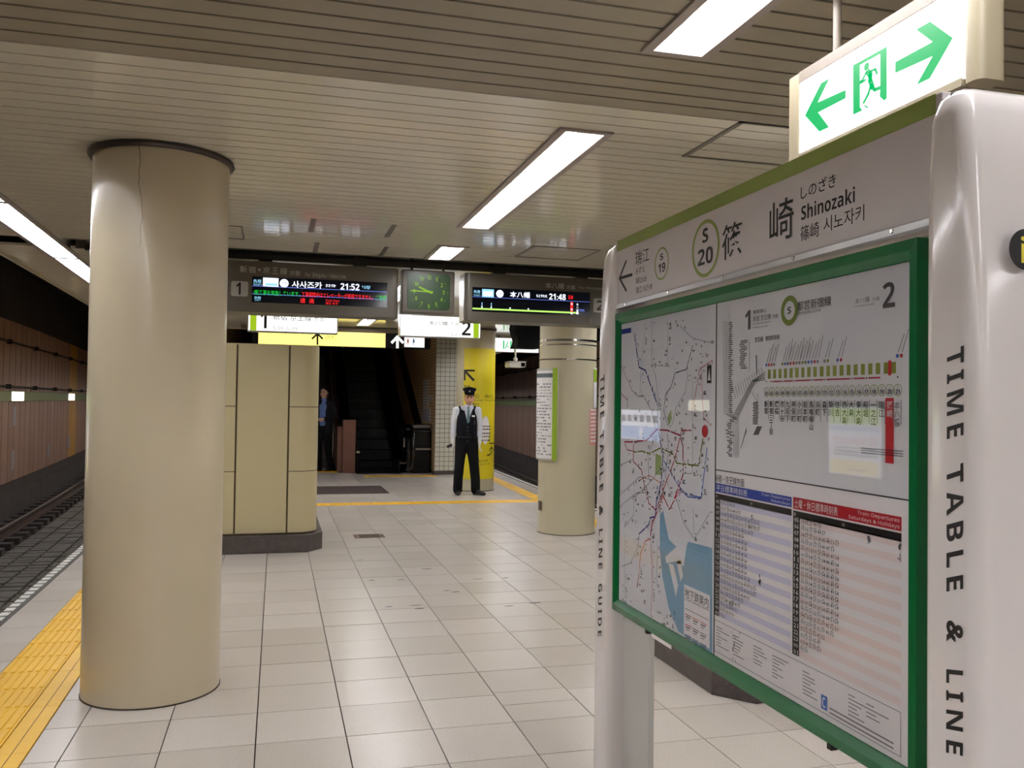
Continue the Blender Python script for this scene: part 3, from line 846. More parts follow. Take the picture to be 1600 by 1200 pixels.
# round information mark on the end of the near post
pe = PlaneY(1.250)
pr = Print(pe, .0008); pr.disc(1.283, 1.826, .037, 'ink', 0, n=36); pr.text('i', 1.272, 1.294, 1.802, 1.85, 'yellow_vinyl', 1, .06, 4)
pr.build('information_mark', prr)
# header
BX = 1.21
MB().box(BX, 1.325, 1.37, 3.02, 1.907, 2.146, 'header_white').build('header_panel', bd, bevel=.004)
hp = [o for o in bd.children if o.name.startswith('header_panel')][0]
MB().box(BX-.006, BX+.02, 1.39, 3.0, 1.893, 1.907, 'silver').build('header_rail', bd)
for yy in (1.5, 1.85, 2.2, 2.55, 2.9): MB().lathe([(.006, 0), (.004, .004), (.0005, .004)], (0, 0, 0), 8, 'chrome').build('screw', hp).matrix_local = Matrix.Translation((BX-.005, yy, 1.901)) @ Matrix.Rotation(math.radians(-90), 4, 'Y')
PB = PlaneX(BX)
pr = Print(PB, .0006)
pr.rect(-3.0, -1.385, 2.106, 2.1455, 'band_green', 0)
def hz(zx, zy): return (930+zx*.325, 160+zy*.325)
def hfit(s, xl, yt, yb, xr, bold=0, mn='ink'):
    a = hz(xl, yt); b = hz(xl, yb); c = hz(xr, 0); pr.fit(s, a[0], a[1], b[1], c[0], mn, 1, bold)
pr.line([pr.pl.uv(*hz(150, 762)), pr.pl.uv(*hz(118, 845)), pr.pl.uv(*hz(150, 905))], .011, 'ink', 1)
pr.line([pr.pl.uv(*hz(121, 845)), pr.pl.uv(*hz(178, 828))], .011, 'ink', 2)
hfit('瑞江', 195, 720, 786, 260); hfit('みずえ', 195, 797, 830, 240); hfit('Mizue', 197, 843, 874, 247); hfit('瑞江', 197, 889, 921, 226); hfit('미즈에', 232, 882, 912, 274)
c = pr.pl.uv(*hz(320, 775)); pr.ring(c[0], c[1], .054, .006, 'band_green', 1, ry=.054)
hfit('S', 313, 730, 760, 328, .03); hfit('19', 305, 778, 822, 338, .02)
c = pr.pl.uv(*hz(531, 702)); pr.ring(c[0], c[1], .085, .011, 'band_green', 1, n=48)
hfit('S', 517, 611, 678, 544, .03); hfit('20', 495, 712, 790, 567, .03)
hfit('篠', 612, 597, 762, 709, .012); hfit('崎', 840, 489, 682, 956, .012)
hfit('しのざき', 990, 404, 467, 1158, .008); hfit('Shinozaki', 992, 498, 568, 1250, .015); hfit('篠崎', 988, 598, 670, 1078); hfit('시노자키', 1100, 553, 627, 1295)
pr.build('station_name_lettering', hp)

# green frame, posters behind one pane
FO = (1.428, 3.005, .790, 1.876); FI = (1.458, 2.963, .832, 1.834)
m = MB()
o4 = [(FO[0], FO[2]), (FO[1], FO[2]), (FO[1], FO[3]), (FO[0], FO[3])]; i4 = [(FI[0], FI[2]), (FI[1], FI[2]), (FI[1], FI[3]), (FI[0], FI[3])]
mid = [(o[0]+(i[0]-o[0])*.55, o[1]+(i[1]-o[1])*.55) for o, i in zip(o4, i4)]
for k in range(4):
    n = (k+1) % 4
    A = [(1.24, *o4[k]), (1.204, *o4[k]), (1.200, *mid[k]), (1.2135, *i4[k]), (1.24, *i4[k])]; B = [(1.24, *o4[n]), (1.204, *o4[n]), (1.200, *mid[n]), (1.2135, *i4[n]), (1.24, *i4[n])]
    m.loft([A, B], 'frame_green')
m.build('green_frame', bd, smooth=25)
MB().box(1.235, 1.325, 1.40, 3.0, .80, 1.876, 'board_white').build('back_box', bd)
MB().box(1.2405, 1.262, 2.745, 2.984, 0.0, .80, 'board_grey').build('leg_panel', bd, bevel=.008)
MB().box(1.202, 1.22, 2.685, 2.70, .778, .79, 'black').build('frame_latch', bd); MB().box(1.202, 1.22, 1.69, 1.705, .778, .79, 'black').build('frame_latch', bd)
YD = 2.250; ZD = 1.358
MB().box(1.2155, 1.236, YD+.002, 2.966, .828, 1.838, 'paper').build('map_poster', bd)
MB().box(1.2155, 1.236, 1.455, YD-.002, ZD+.001, 1.838, 'paper').build('route_poster', bd)
MB().box(1.2155, 1.236, 1.455, YD-.002, .828, ZD-.001, 'paper_warm').build('timetable_poster', bd)
MB().box(1.2145, 1.235, YD-.0022, YD+.0022, .83, 1.836, 'ink').build('divider', bd)
MB().box(1.2148, 1.235, 1.457, YD, ZD-.0014, ZD+.0014, 'ink').build('divider', bd)
kid = {o.name: o for o in bd.children}
PP = PlaneX(1.2155)

# --- subway map
pr = Print(PP, .0004); random.seed(11)
M1 = lambda q: (950+q[0]*.25, 480+q[1]*.25); M2 = lambda q: (950+q[0]*.25, 760+q[1]*.25)
pr.ppoly([M2(q) for q in ((500, 345), (652, 385), (652, 1060), (440, 905), (380, 760), (340, 560), (325, 400), (325, 180), (345, 150), (380, 330), (480, 430))], 'map_water', 0)
pr.ppoly([M2(q) for q in ((365, 210), (410, 150), (440, 180), (395, 260))], 'paper', 1)
pr.ppoly([M2(q) for q in ((390, 300), (460, 235), (475, 260), (405, 335))], 'paper', 1)
pr.ppoly([M2(q) for q in ((380, 480), (410, 490), (440, 620), (425, 690))], 'paper', 1)
pr.ppoly([M2(q) for q in ((430, 470), (455, 460), (470, 560), (455, 595))], 'paper', 1)
pr.ppoly([M2(q) for q in ((365, 480), (360, 440), (430, 375), (490, 385), (475, 500), (420, 470))], 'paper', 1)
pr.ppoly([M1(q) for q in ((298, 915), (335, 930), (335, 1050), (295, 1045))], 'map_green', 0)
pr.ppoly([M1(q) for q in ((370, 690), (395, 640), (400, 700), (380, 740))], 'map_green', 0)
LINES = [
 (M1, 'm_grey', .0026, [(275, 80), (275, 350), (300, 440), (320, 610)]), (M1, 'm_grey', .0022, [(450, 115), (530, 195), (655, 225)]),
 (M1, 'm_dark', .004, [(530, 240), (490, 390), (420, 410), (395, 500), (360, 545), (350, 650), (375, 740)]),
 (M1, 'm_brown', .003, [(75, 340), (150, 520), (195, 560), (220, 550), (270, 640), (300, 765)]), (M1, 'm_pink', .004, [(655, 330), (575, 385), (545, 560), (527, 640)]),
 (M1, 'm_pink', .003, [(585, 385), (590, 560), (600, 690), (645, 740)]), (M1, 'm_grey', .002, [(235, 90), (205, 420), (200, 560)]), (M1, 'm_grey', .002, [(375, 90), (375, 370), (270, 360)]),
 (M1, 'm_grey', .0025, [(500, 400), (485, 530), (430, 620), (400, 740)]), (M1, 'm_crimson', .004, [(80, 535), (122, 580), (122, 630)]), (M1, 'm_grey', .002, [(530, 430), (530, 1040), (470, 1040)]),
 (M1, 'm_red', .005, [(520, 770), (460, 770), (440, 860), (415, 960), (370, 1080), (325, 1200)]),
 (M1, 'm_crimson', .0065, [(105, 842), (165, 842), (245, 830), (305, 765), (375, 770), (450, 800), (470, 870), (470, 1050), (415, 1200)]), (M1, 'm_crimson', .005, [(160, 842), (160, 965), (210, 1015), (245, 1200)]),
 (M1, 'm_crimson', .004, [(105, 850), (120, 890), (160, 900)]), (M1, 'm_olive', .006, [(160, 905), (215, 900), (260, 915), (330, 880), (405, 915), (430, 975), (565, 990), (600, 790)]),
 (M1, 'm_blue', .0065, [(165, 160), (195, 375), (235, 395), (310, 610), (315, 770), (345, 930), (335, 1080), (310, 1200)]), (M1, 'm_sky', .0045, [(620, 880), (585, 1190), (480, 1165), (420, 1080), (350, 960)]),
 (M1, 'm_grey', .003, [(300, 800), (250, 930), (260, 1100), (150, 1200)]), (M1, 'm_grey', .003, [(80, 1170), (200, 1060), (280, 1080), (330, 1000)]), (M1, 'm_grey', .003, [(70, 990), (160, 950)]),
 (M1, 'm_orange', .003, [(200, 1080), (260, 1050), (330, 1100), (350, 1200)]), (M1, 'm_grey', .003, [(400, 1190), (360, 1050), (380, 900), (370, 780)]),
 (M2, 'm_blue', .006, [(310, 0), (297, 190), (265, 195), (255, 240), (195, 297)]), (M2, 'm_crimson', .0055, [(455, 10), (385, 145), (340, 45), (300, 150), (255, 105), (240, 0)]),
 (M2, 'm_red', .006, [(345, 10), (345, 55), (320, 130), (275, 240), (265, 330)]), (M2, 'm_orange', .005, [(265, 330), (235, 340), (205, 420), (195, 540), (182, 630)]),
 (M2, 'm_sky', .0045, [(450, 15), (500, 65), (582, 75), (590, 0)]), (M2, 'm_grey', .003, [(195, 297), (190, 380), (140, 480), (85, 500)]), (M2, 'm_pink', .0035, [(265, 330), (275, 470), (278, 610), (268, 820)]),
 (M2, 'm_grey', .003, [(430, 80), (470, 220), (540, 330)]), (M2, 'm_grey', .0025, [(310, 330), (305, 630)]), (M2, 'm_grey', .0025, [(165, 60), (160, 180), (100, 260)]), (M2, 'm_grey', .0025, [(640, 160), (560, 300)]),
 (M2, 'm_grey', .0025, [(105, 290), (105, 700)]), (M2, 'm_grey', .002, [(535, 140), (535, 300)]), (M2, 'm_grey', .0025, [(70, 130), (180, 40), (240, 40)])]
for Mx, mn, wd, ptsx in LINES: pr.pline([Mx(q) for q in ptsx], wd*.8, mn, 2)
def marks(Mx, x0, x1, y0, y1, n):
    for i in range(n):
        x, y = random.uniform(x0, x1), random.uniform(y0, y1); u, v = pr.pl.uv(*Mx((x, y))); wd = random.uniform(.006, .02); h = random.uniform(.0016, .003)
        for q in range(random.choice((1, 2, 2, 3))): pr.rect(u, u+wd*random.uniform(.5, 1), v-q*h*1.6, v-q*h*1.6+h, random.choice(('ink_soft', 'ink_soft', 'ink_light', 'ink_light')), 3)
for Mx, mn, wd, ptsx in LINES:
    for (a, b) in zip(ptsx[:-1], ptsx[1:]):
        L = math.hypot(a[0]-b[0], a[1]-b[1])
        for q in range(int(L/46)):
            t = random.random(); x = a[0]+(b[0]-a[0])*t; y = a[1]+(b[1]-a[1])*t; marks(Mx, x+6, x+14, y-6, y+6, 1)
            u, v = pr.pl.uv(*Mx((x, y))); pr.disc(u, v, wd*.55, 'paper', 4, n=8)
marks(M1, 80, 640, 640, 1190, 70); marks(M2, 80, 330, 0, 700, 40); marks(M2, 80, 260, 560, 720, 14); marks(M1, 270, 640, 70, 400, 30)
u0, v1 = pr.pl.uv(*M2((275, 770))); pr.rect(u0, u0+.15, v1-.09, v1-.002, 'paper_warm', 2)
for i in range(22): marks(M2, 285, 420, 775+i*4, 800+i*5, 1)
a = pr.pl.uv(*M2((478, 610))); b = pr.pl.uv(*M2((478, 925))); c = pr.pl.uv(*M2((640, 700)))
pr.rect(a[0], c[0], b[1], a[1], 'paper_warm', 3)
pr.fit('地下鉄案内', *M2((484, 632)), M2((484, 690))[1], M2((632, 0))[0], 'ink', 4, .01); pr.fit('Tokyo Subway Guide', *M2((484, 690)), M2((484, 712))[1], M2((632, 0))[0], 'ink', 4, .01)
pr.rect(a[0]+.008, c[0]-.008, a[1]-.0725, a[1]-.071, 'ink', 4)
cols = ('m_crimson', 'm_orange', 'm_pink', 'm_red', 'm_brown', 'm_grey', 'm_blue', 'm_grey', 'm_dark', 'm_olive', 'm_sky', 'm_brown')
W = (c[0]-a[0]-.02)/3
for i in range(12):
    r, q = divmod(i, 3); x = a[0]+.009+q*W; yv = a[1]-.09-r*.031
    pr.rect(x, x+W*.85, yv, yv+.0028, cols[i], 4); pr.rect(x+.004, x+W*.7, yv-.007, yv-.0035, 'ink_soft', 4); pr.rect(x+.004, x+W*.55, yv-.014, yv-.0115, 'ink_light', 4)
u, v = pr.pl.uv(*M1((622, 420))); pr.rect(u-.001, u+.026, v-.026, v+.026, 'ink', 3); pr.poly([(u+.004, v-.018), (u+.0125, v+.018), (u+.021, v-.018)], 'paper', 4)
u, v = pr.pl.uv(*M1((85, 150))); pr.rect(u, u+.09, v-.012, v+.006, 'm_blue', 2)
u, v = pr.pl.uv(*M1((607, 775))); pr.disc(u, v, .018, 'm_red', 4)
pr.build('map_print', kid['map_poster'])

# --- line map
pr = Print(PP, .0004); K = .28333
L1 = lambda x, y: (1100+x*K, 420+y*K)
def lfit(s, xl, yt, yb, xr, mn='ink', bold=0):
    a, b, c = L1(xl, yt), L1(xl, yb), L1(xr, 0); pr.fit(s, a[0], a[1], b[1], c[0], mn, 2, bold)
lfit('1', 228, 233, 338, 258, 'ink_soft', .05); lfit('馬喰横山', 272, 230, 252, 345, 'ink_soft'); lfit('新宿 京王線', 272, 262, 294, 370, 'ink_soft'); lfit('方面', 380, 252, 274, 410, 'ink_soft')
lfit('for Bakuroyokoyama', 272, 300, 312, 368, 'ink_soft'); lfit('Shinjuku, Keio Line', 272, 320, 332, 356, 'ink_soft')
c = pr.pl.uv(*L1(472, 230)); pr.ring(c[0], c[1], .037, .0135, 'band_green', 2, ry=.037); lfit('S', 462, 212, 250, 482, 'ink', .03)
lfit('都営新宿線', 515, 182, 234, 703); lfit('Shinjuku Line', 515, 236, 262, 646, 'ink_soft')
lfit('本八幡', 835, 165, 194, 915, 'ink_light'); lfit('方面', 928, 158, 180, 970, 'ink_light'); lfit('for Motoyawata', 835, 203, 217, 942, 'ink_light'); lfit('2', 988, 80, 218, 1055, 'ink_soft', .04)
lfit('京王線', 282, 378, 406, 328); lfit('都営新宿線', 340, 372, 398, 418)
a, b, c2_, d = L1(342, 557), L1(342, 607), L1(1065, 575), L1(1065, 514)
u0, v1 = pr.pl.uv(*a); _, v0 = pr.pl.uv(*b); u1, _ = pr.pl.uv(*c2_)
pr.rect(u0, u1, v0, v1, 'm_olive', 1)
vr = v0-.0075; pr.rect(u0+.02, u1-.05, vr-.0016, vr+.0016, 'm_crimson', 1)
XS = (347, 376, 406, 436, 466, 498, 531, 563, 597, 632, 669, 704, 741, 780, 818, 858, 898, 940, 983, 1026, 1071)
NM = ('新宿', '新宿三丁目', '曙橋', '市ヶ谷', '九段下', '神保町', '小川町', '岩本町', '馬喰横山', '浜町', '森下', '菊川', '住吉', '西大島', '大島', '東大島', '船堀', '一之江', '瑞江', '篠崎', '本八幡')
vm = (v0+v1)/2
for i, (x, n) in enumerate(zip(XS, NM)):
    u, _ = pr.pl.uv(*L1(x, 600)); express = i in (0, 1, 3, 5, 8, 10, 14, 16, 20)
    red = n == '篠崎'
    pr.rrect(u-.0055, u+.0055, vm-.016-(.014 if express else 0), vm+.016, .0054, 'm_red' if red else 'paper', 2)
    if express: pr.disc(u, vr, .0022, 'ink', 3, n=8)
    vc = v0-.034; pr.ring(u, vc, .0125, .0013, 'm_olive', 2, n=20); pr.text('S', u-.002, u+.002, vc+.003, vc+.008, 'ink_soft', 3); pr.text('%02d' % (i+1), u-.006, u+.006, vc-.008, vc+.0015, 'ink', 3, .02)
    h = .0175; vv = vc-.022
    if red: pr.rect(u-.0125, u+.0125, vc-.150, vc-.016, 'm_red', 2)
    for ch in n:
        pr.char(ch, u-.0105 if not red else u-.009, u+.0075 if not red else u+.009, vv-h, vv, 'paper' if red else ('ink' if i < 20 else 'ink_light'), 3, .02); vv -= h
    pr.rect(u+.009, u+.0108, vc-.07, vc-.02, 'ink_light', 3)
    if i in (0, 1, 3, 4, 5, 6, 7, 8, 10, 12, 20):
        for q in range(3 if i in (3, 5, 6, 8) else 2):
            c = ('m_sky', 'm_red', 'm_grey', 'm_olive')[(i+q) % 4]; uu = u-.002+q*.012; pr.disc(uu, v1+.012, .0042, c, 2, n=12); pr.line([(uu+.003, v1+.02), (uu+.020, v1+.055+.008*q)], .002, 'ink_light', 2)
# branching network at the left of the line map
def seg(x0, y0, x1, y1, wd=.0016, mn='ink_light'): pr.pline([L1(x0, y0), L1(x1, y1)], wd, mn, 2)
for x in (108, 118, 126, 134): seg(x, 290, x+4, 800)
for x in (165, 174, 182, 190): seg(x, 800, x+2, 1040)
for i in range(5): seg(120+i*9, 800, 170+i*4, 830)
for i in range(5): seg(165+i*7, 805, 265+i*5, 620)
for i in range(4): seg(265+i*6, 620, 340, 570+i*14, .002, 'm_dark')
seg(252, 400, 252, 560); seg(290, 480, 292, 580, .006, 'm_grey'); seg(297, 690, 297, 850); seg(265, 680, 297, 740)
for i in range(46):
    y = 300+i*11; u, v = pr.pl.uv(*L1(138+random.uniform(0, 4), y)); pr.rect(u, u+random.uniform(.01, .022), v, v+.0028, 'ink_soft', 2)
for i in range(22):
    y = 835+i*9.5; u, v = pr.pl.uv(*L1(120+random.uniform(0, 25), y)); pr.rect(u, u+random.uniform(.012, .028), v, v+.0028, 'ink_soft', 2)
for i in range(16):
    u, v = pr.pl.uv(*L1(195+random.uniform(0, 10), 402+i*10)); pr.rect(u, u+random.uniform(.02, .04), v, v+.0025, 'ink_soft', 2)
for i in range(13):
    x = 160+i*13; y = 655-i*9; seg(x, y, x+16, y+60, .0016, 'ink_light')
for i in range(14): u, v = pr.pl.uv(*L1(268+random.uniform(0, 8), 740+i*9)); pr.rect(u, u+.024, v, v+.0026, 'ink_soft', 2)
for i in range(6): seg(205+i*3, 990-i*12, 235, 880+i*4, .002, 'ink_light'); seg(275+i*5, 915, 295+i*5, 870, .0025, 'ink_soft')
for i in range(3): u, v = pr.pl.uv(*L1(868, 985+i*13)); pr.rect(u, u+.13, v-.002, v, 'ink_light', 2)
pr.build('line_map_print', kid['route_poster'])

# --- timetable
pr = Print(PP, .0004); K2 = .39171
L2 = lambda x, y: (1100+x*K2, 730+y*K2)
UV = lambda x, y: pr.pl.uv(*L2(x, y))
def tfit(s, xl, yt, yb, xr, mn='ink', bold=0):
    a, b, c = L2(xl, yt), L2(xl, yb), L2(xr, 0); pr.fit(s, a[0], a[1], b[1], c[0], mn, 3, bold)
tfit('新宿・京王線方面', 45, 27, 58, 162)
HR = ['05', '06', '07', '08', '09', '10', '11', '12', '13', '14', '15', '16', '17', '18', '19', '20', '21', '22', '23', '00', '01']
WK = ['05 15 27 40 53', '06 17 28 36 44 50 57', '03 08 13 18 23 28 33 37 42 46 50 53 56', '00 04 07 11 16 21 26 32 37 42 47 52 57', '03 08 14 20 26 33 39 44 50 54 59', '06 13 19 29 34 40 48 54'] + ['00 09 14 20 29 34 40 49 54']*6 + ['00 09 14 20 27 33 38 43 49 54', '00 05 10 15 20 25 31 36 41 47 52 56', '01 06 11 16 21 26 31 36 41 46 51 57', '03 08 14 19 25 30 36 43 49 57', '04 11 18 25 32 39 47 55', '03 12 20 29 38 47 57', '07 16 25 34 43 51', '01 13 25 39 51', '05 20']
ST = ['03 15 27 40 53', '05 16 27 38 48 57', '08 17 27 33 38 43 48 53 59', '06 13 20 27 33 40 47 53', '00 07 13 19 29 34 40 49 54'] + ['00 09 14 20 29 34 40 49 54']*8 + ['00 10 16 23 31 38 44 51 58', '04 11 18 25 32 39 45 52 59', '05 12 19 25 32 39 46 52', '02 12 22 32 42 52', '02 12 23 35 47', '01 14 25 39 51', '03 20', '']
def table(xl, xh, xr, band, blk, first, pitch, head, eng, mnb, stripe, rows, chh):
    u0 = UV(xl, band[0])[0]; u1 = UV(xr, band[0])[0]; uh = UV(xh, band[0])[0]
    vb1 = UV(xl, band[0])[1]; vb0 = UV(xl, band[1])[1]; pr.rect(u0, u1, vb0, vb1, mnb, 1)
    vk1 = UV(xl, blk[0])[1]; vk0 = UV(xl, blk[1])[1]; pr.rect(u0, u1, vk0, vk1, 't_black', 1)
    h = vb1-vb0
    wd = (u1-u0); pr.text(head, u0+.006, u0+wd*.46, vb0+h*.12, vb0+h*.86, 'paper_warm', 3, .004)
    pr.text(eng[0], u1-wd*.36, u1-.005, vb0+h*.52, vb0+h*.88, 'paper_warm', 3, .01); pr.text(eng[1], u1-wd*eng[2], u1-.005, vb0+h*.08, vb0+h*.44, 'paper_warm', 3, .01)
    pr.text('時', u0+.004, u0+.012, vk0+.004, vk1-.004, 'paper_warm', 3); pr.text('分', (u0+u1)/2, (u0+u1)/2+.01, vk0+.004, vk1-.004, 'paper_warm', 3)
    xm = (xl+xh)/2
    va = UV(xm, first)[1]; vz = UV(xm, first+pitch*20)[1]; p = (va-vz)/20
    vbot = vz-p/2; pr.rect(u0, uh, vbot, vk0, 't_black', 1)
    for i in range(21):
        v = va-p*i
        if i % 2 == 0: pr.rect(uh, u1, v-p/2, v+p/2, stripe, 1)
        pr.text(HR[i], u0+(uh-u0)*.2, u0+(uh-u0)*.85, v-p*.36, v+p*.36, 'paper_warm', 3, .02, 1)
        u = uh+.006; cw = p*chh
        for t in rows[i].split():
            pr.text(t, u, u+cw, v-p*.34, v+p*.24, 'ink_soft', 3, .008, 1)
            if random.random() < .6: pr.rect(u+cw*.2, u+cw*.8, v+p*.30, v+p*.42, 'ink_light', 3)
            u += cw*1.3
    return vbot, u0, u1
vb_, tu0, tu1 = table(47, 66, 351, (62, 97), (103, 126), 137, 22.25, '平日標準時刻表', ('Train Departures', 'Weekdays', .24), 't_blue', 'stripe_lilac', WK, .78)
vb2, tv0, tv1 = table(357, 384, 789, (118, 165), (172, 200), 210, 26.4, '土曜・休日標準時刻表', ('Train Departures', 'Saturdays & Holidays', .44), 't_red', 'stripe_pink', ST, .80)
pr.line([(tu0, vb_-.014), (tv1, vb_-.014)], .0012, 'ink_soft', 2); pr.line([(tu0, .845), (tv1, .845)], .0012, 'ink_soft', 2); pr.line([(tv1, vb_-.014), (tv1, .845)], .0012, 'ink_soft', 2)
for cu, n in ((.012, 7), (.105, 15), (.21, 6), (.30, 8), (.43, 15), (.60, 6), (.66, 4)):
    for i in range(n):
        v = vb_-.03-i*.0085
        if v > .86: pr.rect(tu0+cu, tu0+cu+random.uniform(.02, .075), v-.0024, v, 'ink_light', 2)
for i in range(2): pr.rect(tv1-.23, tv1-.02, .862-i*.01, .8655-i*.01, 'ink_light', 3)
pr.rect(tv1-.262, tv1-.24, .853, .885, 'm_sky', 2); pr.text('C', tv1-.258, tv1-.246, .857, .881, 'paper_warm', 3, .02)
for (x, y), sx, sy in (((190, 210), .02, .02), ((225, 440), .006, .02), ((110, 540), .018, .008), ((120, 690), .03, .04), ((660, 285), .004, .01), ((785, 330), .005, .025)):
    u, v = UV(x, y)
    for q in range(9): pr.disc(u+random.gauss(0, sx*.5), v+random.gauss(0, sy*.5), random.uniform(.0015, .004), 'ink_light', 4, n=7, ry=random.uniform(.001, .006))
pr.build('timetable_print', kid['timetable_poster'])
MB().add([(1.2125, FI[0]-.01, FI[2]-.01), (1.2125, FI[1]+.01, FI[2]-.01), (1.2125, FI[1]+.01, FI[3]+.01), (1.2125, FI[0]-.01, FI[3]+.01)], [(0, 3, 2, 1)], 'pane').build('glass_pane', bd, label='clear reflecting pane over the posters')
# ================================================================== EXIT SIGN OVER THE BOARD
EX = 1.60
ex = thing('exit_sign', 'lit hanging exit sign with running figure and two green arrows above the information board', 'sign', (1.64, 2.09, 2.33))
MB().box(EX+.006, 1.682, 1.75, 2.43, 2.334, 2.612, 'sign_taupe').build('housing', ex)
m = MB()
m.box(EX, 1.684, 2.434, 2.492, 2.330, 2.614, 'sign_cream'); m.build('end_cap', ex, bevel=.006)
m = MB(); m.loft([[(x, y, z) for x, y in rrect_path(EX, 1.684, 1.690, 1.748, .022, 5)] for z in (2.330, 2.62)], 'sign_cream'); m.build('end_cap', ex, smooth=40)
MB().box(EX, EX+.02, 1.748, 2.434, 2.580, 2.614, 'sign_taupe').build('top_frame', ex); MB().box(EX, EX+.02, 1.748, 2.434, 2.330, 2.350, 'sign_cream').build('bottom_frame', ex)
MB().box(EX+.004, EX+.01, 1.745, 2.437, 2.348, 2.582, 'sign_lit').build('lit_panel', ex)
for yy in (2.30, 1.80):
    MB().tube([(1.645, yy, 2.60), (1.645, yy, ZC+.02)], .0125, 'sign_taupe', 12).build('hanger_pipe', ex, smooth=40)
    MB().lathe([(.0, .0), (.02, .0), (.02, .012), (.0, .012)], (1.645, yy, 2.612), 12, 'black').build('pipe_collar', ex)
pr = Print(PlaneX(EX+.004), .0006)
E4 = lambda q: (1200+q[0]/4, q[1]/4)
def epoly(pts, mn='sign_green', k=1): pr.ppoly([E4(q) for q in pts], mn, k)
epoly(((232, 722), (333, 520), (385, 490), (313, 640))); epoly(((232, 722), (313, 640), (313, 700))); epoly(((232, 722), (313, 700), (383, 795), (322, 823)))
epoly(((313, 640), (487, 562), (487, 614), (313, 704)), 'sign_green')
epoly(((1157, 238), (1015, 135), (928, 185), (1030, 262))); epoly(((1157, 238), (1030, 262), (1030, 352))); epoly(((1157, 238), (1030, 352), (930, 530), (1013, 490)))
epoly(((1030, 262), (797, 388), (797, 457), (1030, 352)), 'sign_green')
epoly(((533, 408), (577, 384), (577, 500), (533, 520))); epoly(((533, 520), (577, 500), (577, 600), (533, 620)), 'sign_green'); epoly(((533, 620), (577, 600), (577, 670), (592, 690), (533, 718)))
epoly(((577, 384), (702, 314), (702, 338), (577, 406))); epoly(((702, 314), (745, 290), (745, 440), (702, 460))); epoly(((702, 460), (745, 440), (745, 540), (702, 560)), 'sign_green'); epoly(((702, 560), (745, 540), (745, 612), (728, 630), (700, 604)))
c = pr.pl.uv(*E4((618, 416))); pr.disc(c[0], c[1], .0115, 'sign_green', 2)
for pts, wd in (([(625, 450), (642, 470), (640, 500), (655, 545)], .018), ([(618, 448), (590, 505), (580, 512)], .008), ([(640, 448), (672, 432), (684, 462)], .008), ([(650, 540), (668, 562), (705, 548)], .011), ([(645, 530), (628, 590), (600, 642)], .010), ([(577, 520), (610, 500)], .008)):
    pr.pline([E4(q) for q in pts], wd, 'sign_green', 2)
epoly(((605, 655), (630, 668), (625, 678), (600, 662)), 'sign_green', 2)
pr.build('exit_pictogram', ex)

# ================================================================== DEPARTURE DISPLAYS AND CLOCK
DY = 8.0; PD = PlaneY(DY)
def display(x0, x1, label, sx0, sx1):
    t = thing('departure_display', label, 'display', ((x0+x1)/2, DY+.15, 2.31), 'hanging departure displays')
    hz_ = 2.766
    m = MB(); m.loft([[(x, y, z) for x, y in rrect_path(x0, x1, DY, DY+.32, .05, 5)] for z in (2.314, hz_)], 'housing'); m.build('housing', t, smooth=40)
    for xx in (x0-.002, x1-.012): MB().loft([[(x, y, z) for x, y in rrect_path(xx, xx+.014, DY+.06, DY+.28, .006, 3)] for z in (2.318, hz_-.004)], 'housing_light').build('end_trim', t)
    MB().box(sx0, sx1, DY-.003, DY+.01, 2.401, 2.630, 'screen').build('screen', t)
    for xx in (x0+.35, x1-.35):
        MB().box(xx-.06, xx+.06, DY+.08, DY+.2, hz_-.004, ZC+.04, 'rail_dark').build('hanger_bracket', t, bevel=.004)
        MB().box(xx-.1, xx+.1, DY+.06, DY+.22, hz_-.002, hz_+.012, 'rail_dark').build('bracket_foot', t)
    return t, {o.name.split('.')[0]: o for o in t.children}
d1, k1 = display(-.47, 1.07, 'dark departure display for platform 1 with a scrolling red and green notice', -.228, .963)
d2, k2 = display(1.70, 3.24, 'dark departure display for platform 2 with a lit lime line diagram', 1.766, 2.945)
A3 = lambda x, y: (350+x*.10625, 380+y*.10625); A4 = lambda x, y: (500+x*.10625, 380+y*.10625); B2 = lambda x, y: (640+x/5, 380+y/5)
def dfit(pr, f, s, xl, yt, yb, xr, mn, bold=.01, k=2):
    a, b, c = f(xl, yt), f(xl, yb), f(xr, 0); pr.fit(s, a[0], a[1], b[1], c[0], mn, k, bold)
pr = Print(PD, .0008)
a, b = pr.pl.uv(*A3(105, 548)), pr.pl.uv(*A3(355, 790)); pr.rrect(a[0], b[0], b[1]+.003, a[1]-.003, .018, 'badge', 0)
dfit(pr, A3, '1', 180, 575, 758, 248, 'ink', .03)
pr.build('platform_badge', k1['housing']); pr = Print(PD, .0008)
for s, x0, x1, yt, yb in (('新', 235, 340, 330, 428), ('宿', 365, 470, 337, 434), ('京', 572, 676, 347, 443), ('王', 705, 800, 355, 450), ('線', 828, 932, 358, 458), ('方', 965, 1040, 402, 468), ('面', 1050, 1118, 408, 474)): dfit(pr, A3, s, x0, yt, yb, x1, 'house_text', .012, 1)
u, v = pr.pl.uv(*A3(521, 392)); pr.disc(u, v, .012, 'house_text', 1, n=10)
u0, v1 = pr.pl.uv(*A3(1198, 428)); u1, _ = pr.pl.uv(*A4(378, 470)); pr.text('For Shinjuku・Keio-Line', u0, u1, v1-.052, v1, 'house_text', 1, .005)
pr.build('panel_lettering', k1['housing'])
pr = Print(PlaneY(DY-.003), .0006)
for x0, x1, yt, yb, s in ((432, 552, 530, 580, '先発'), (432, 556, 585, 618, 'せんぱつ')): dfit(pr, A3, s, x0, yt, yb, x1, 'led_cyan', .03)
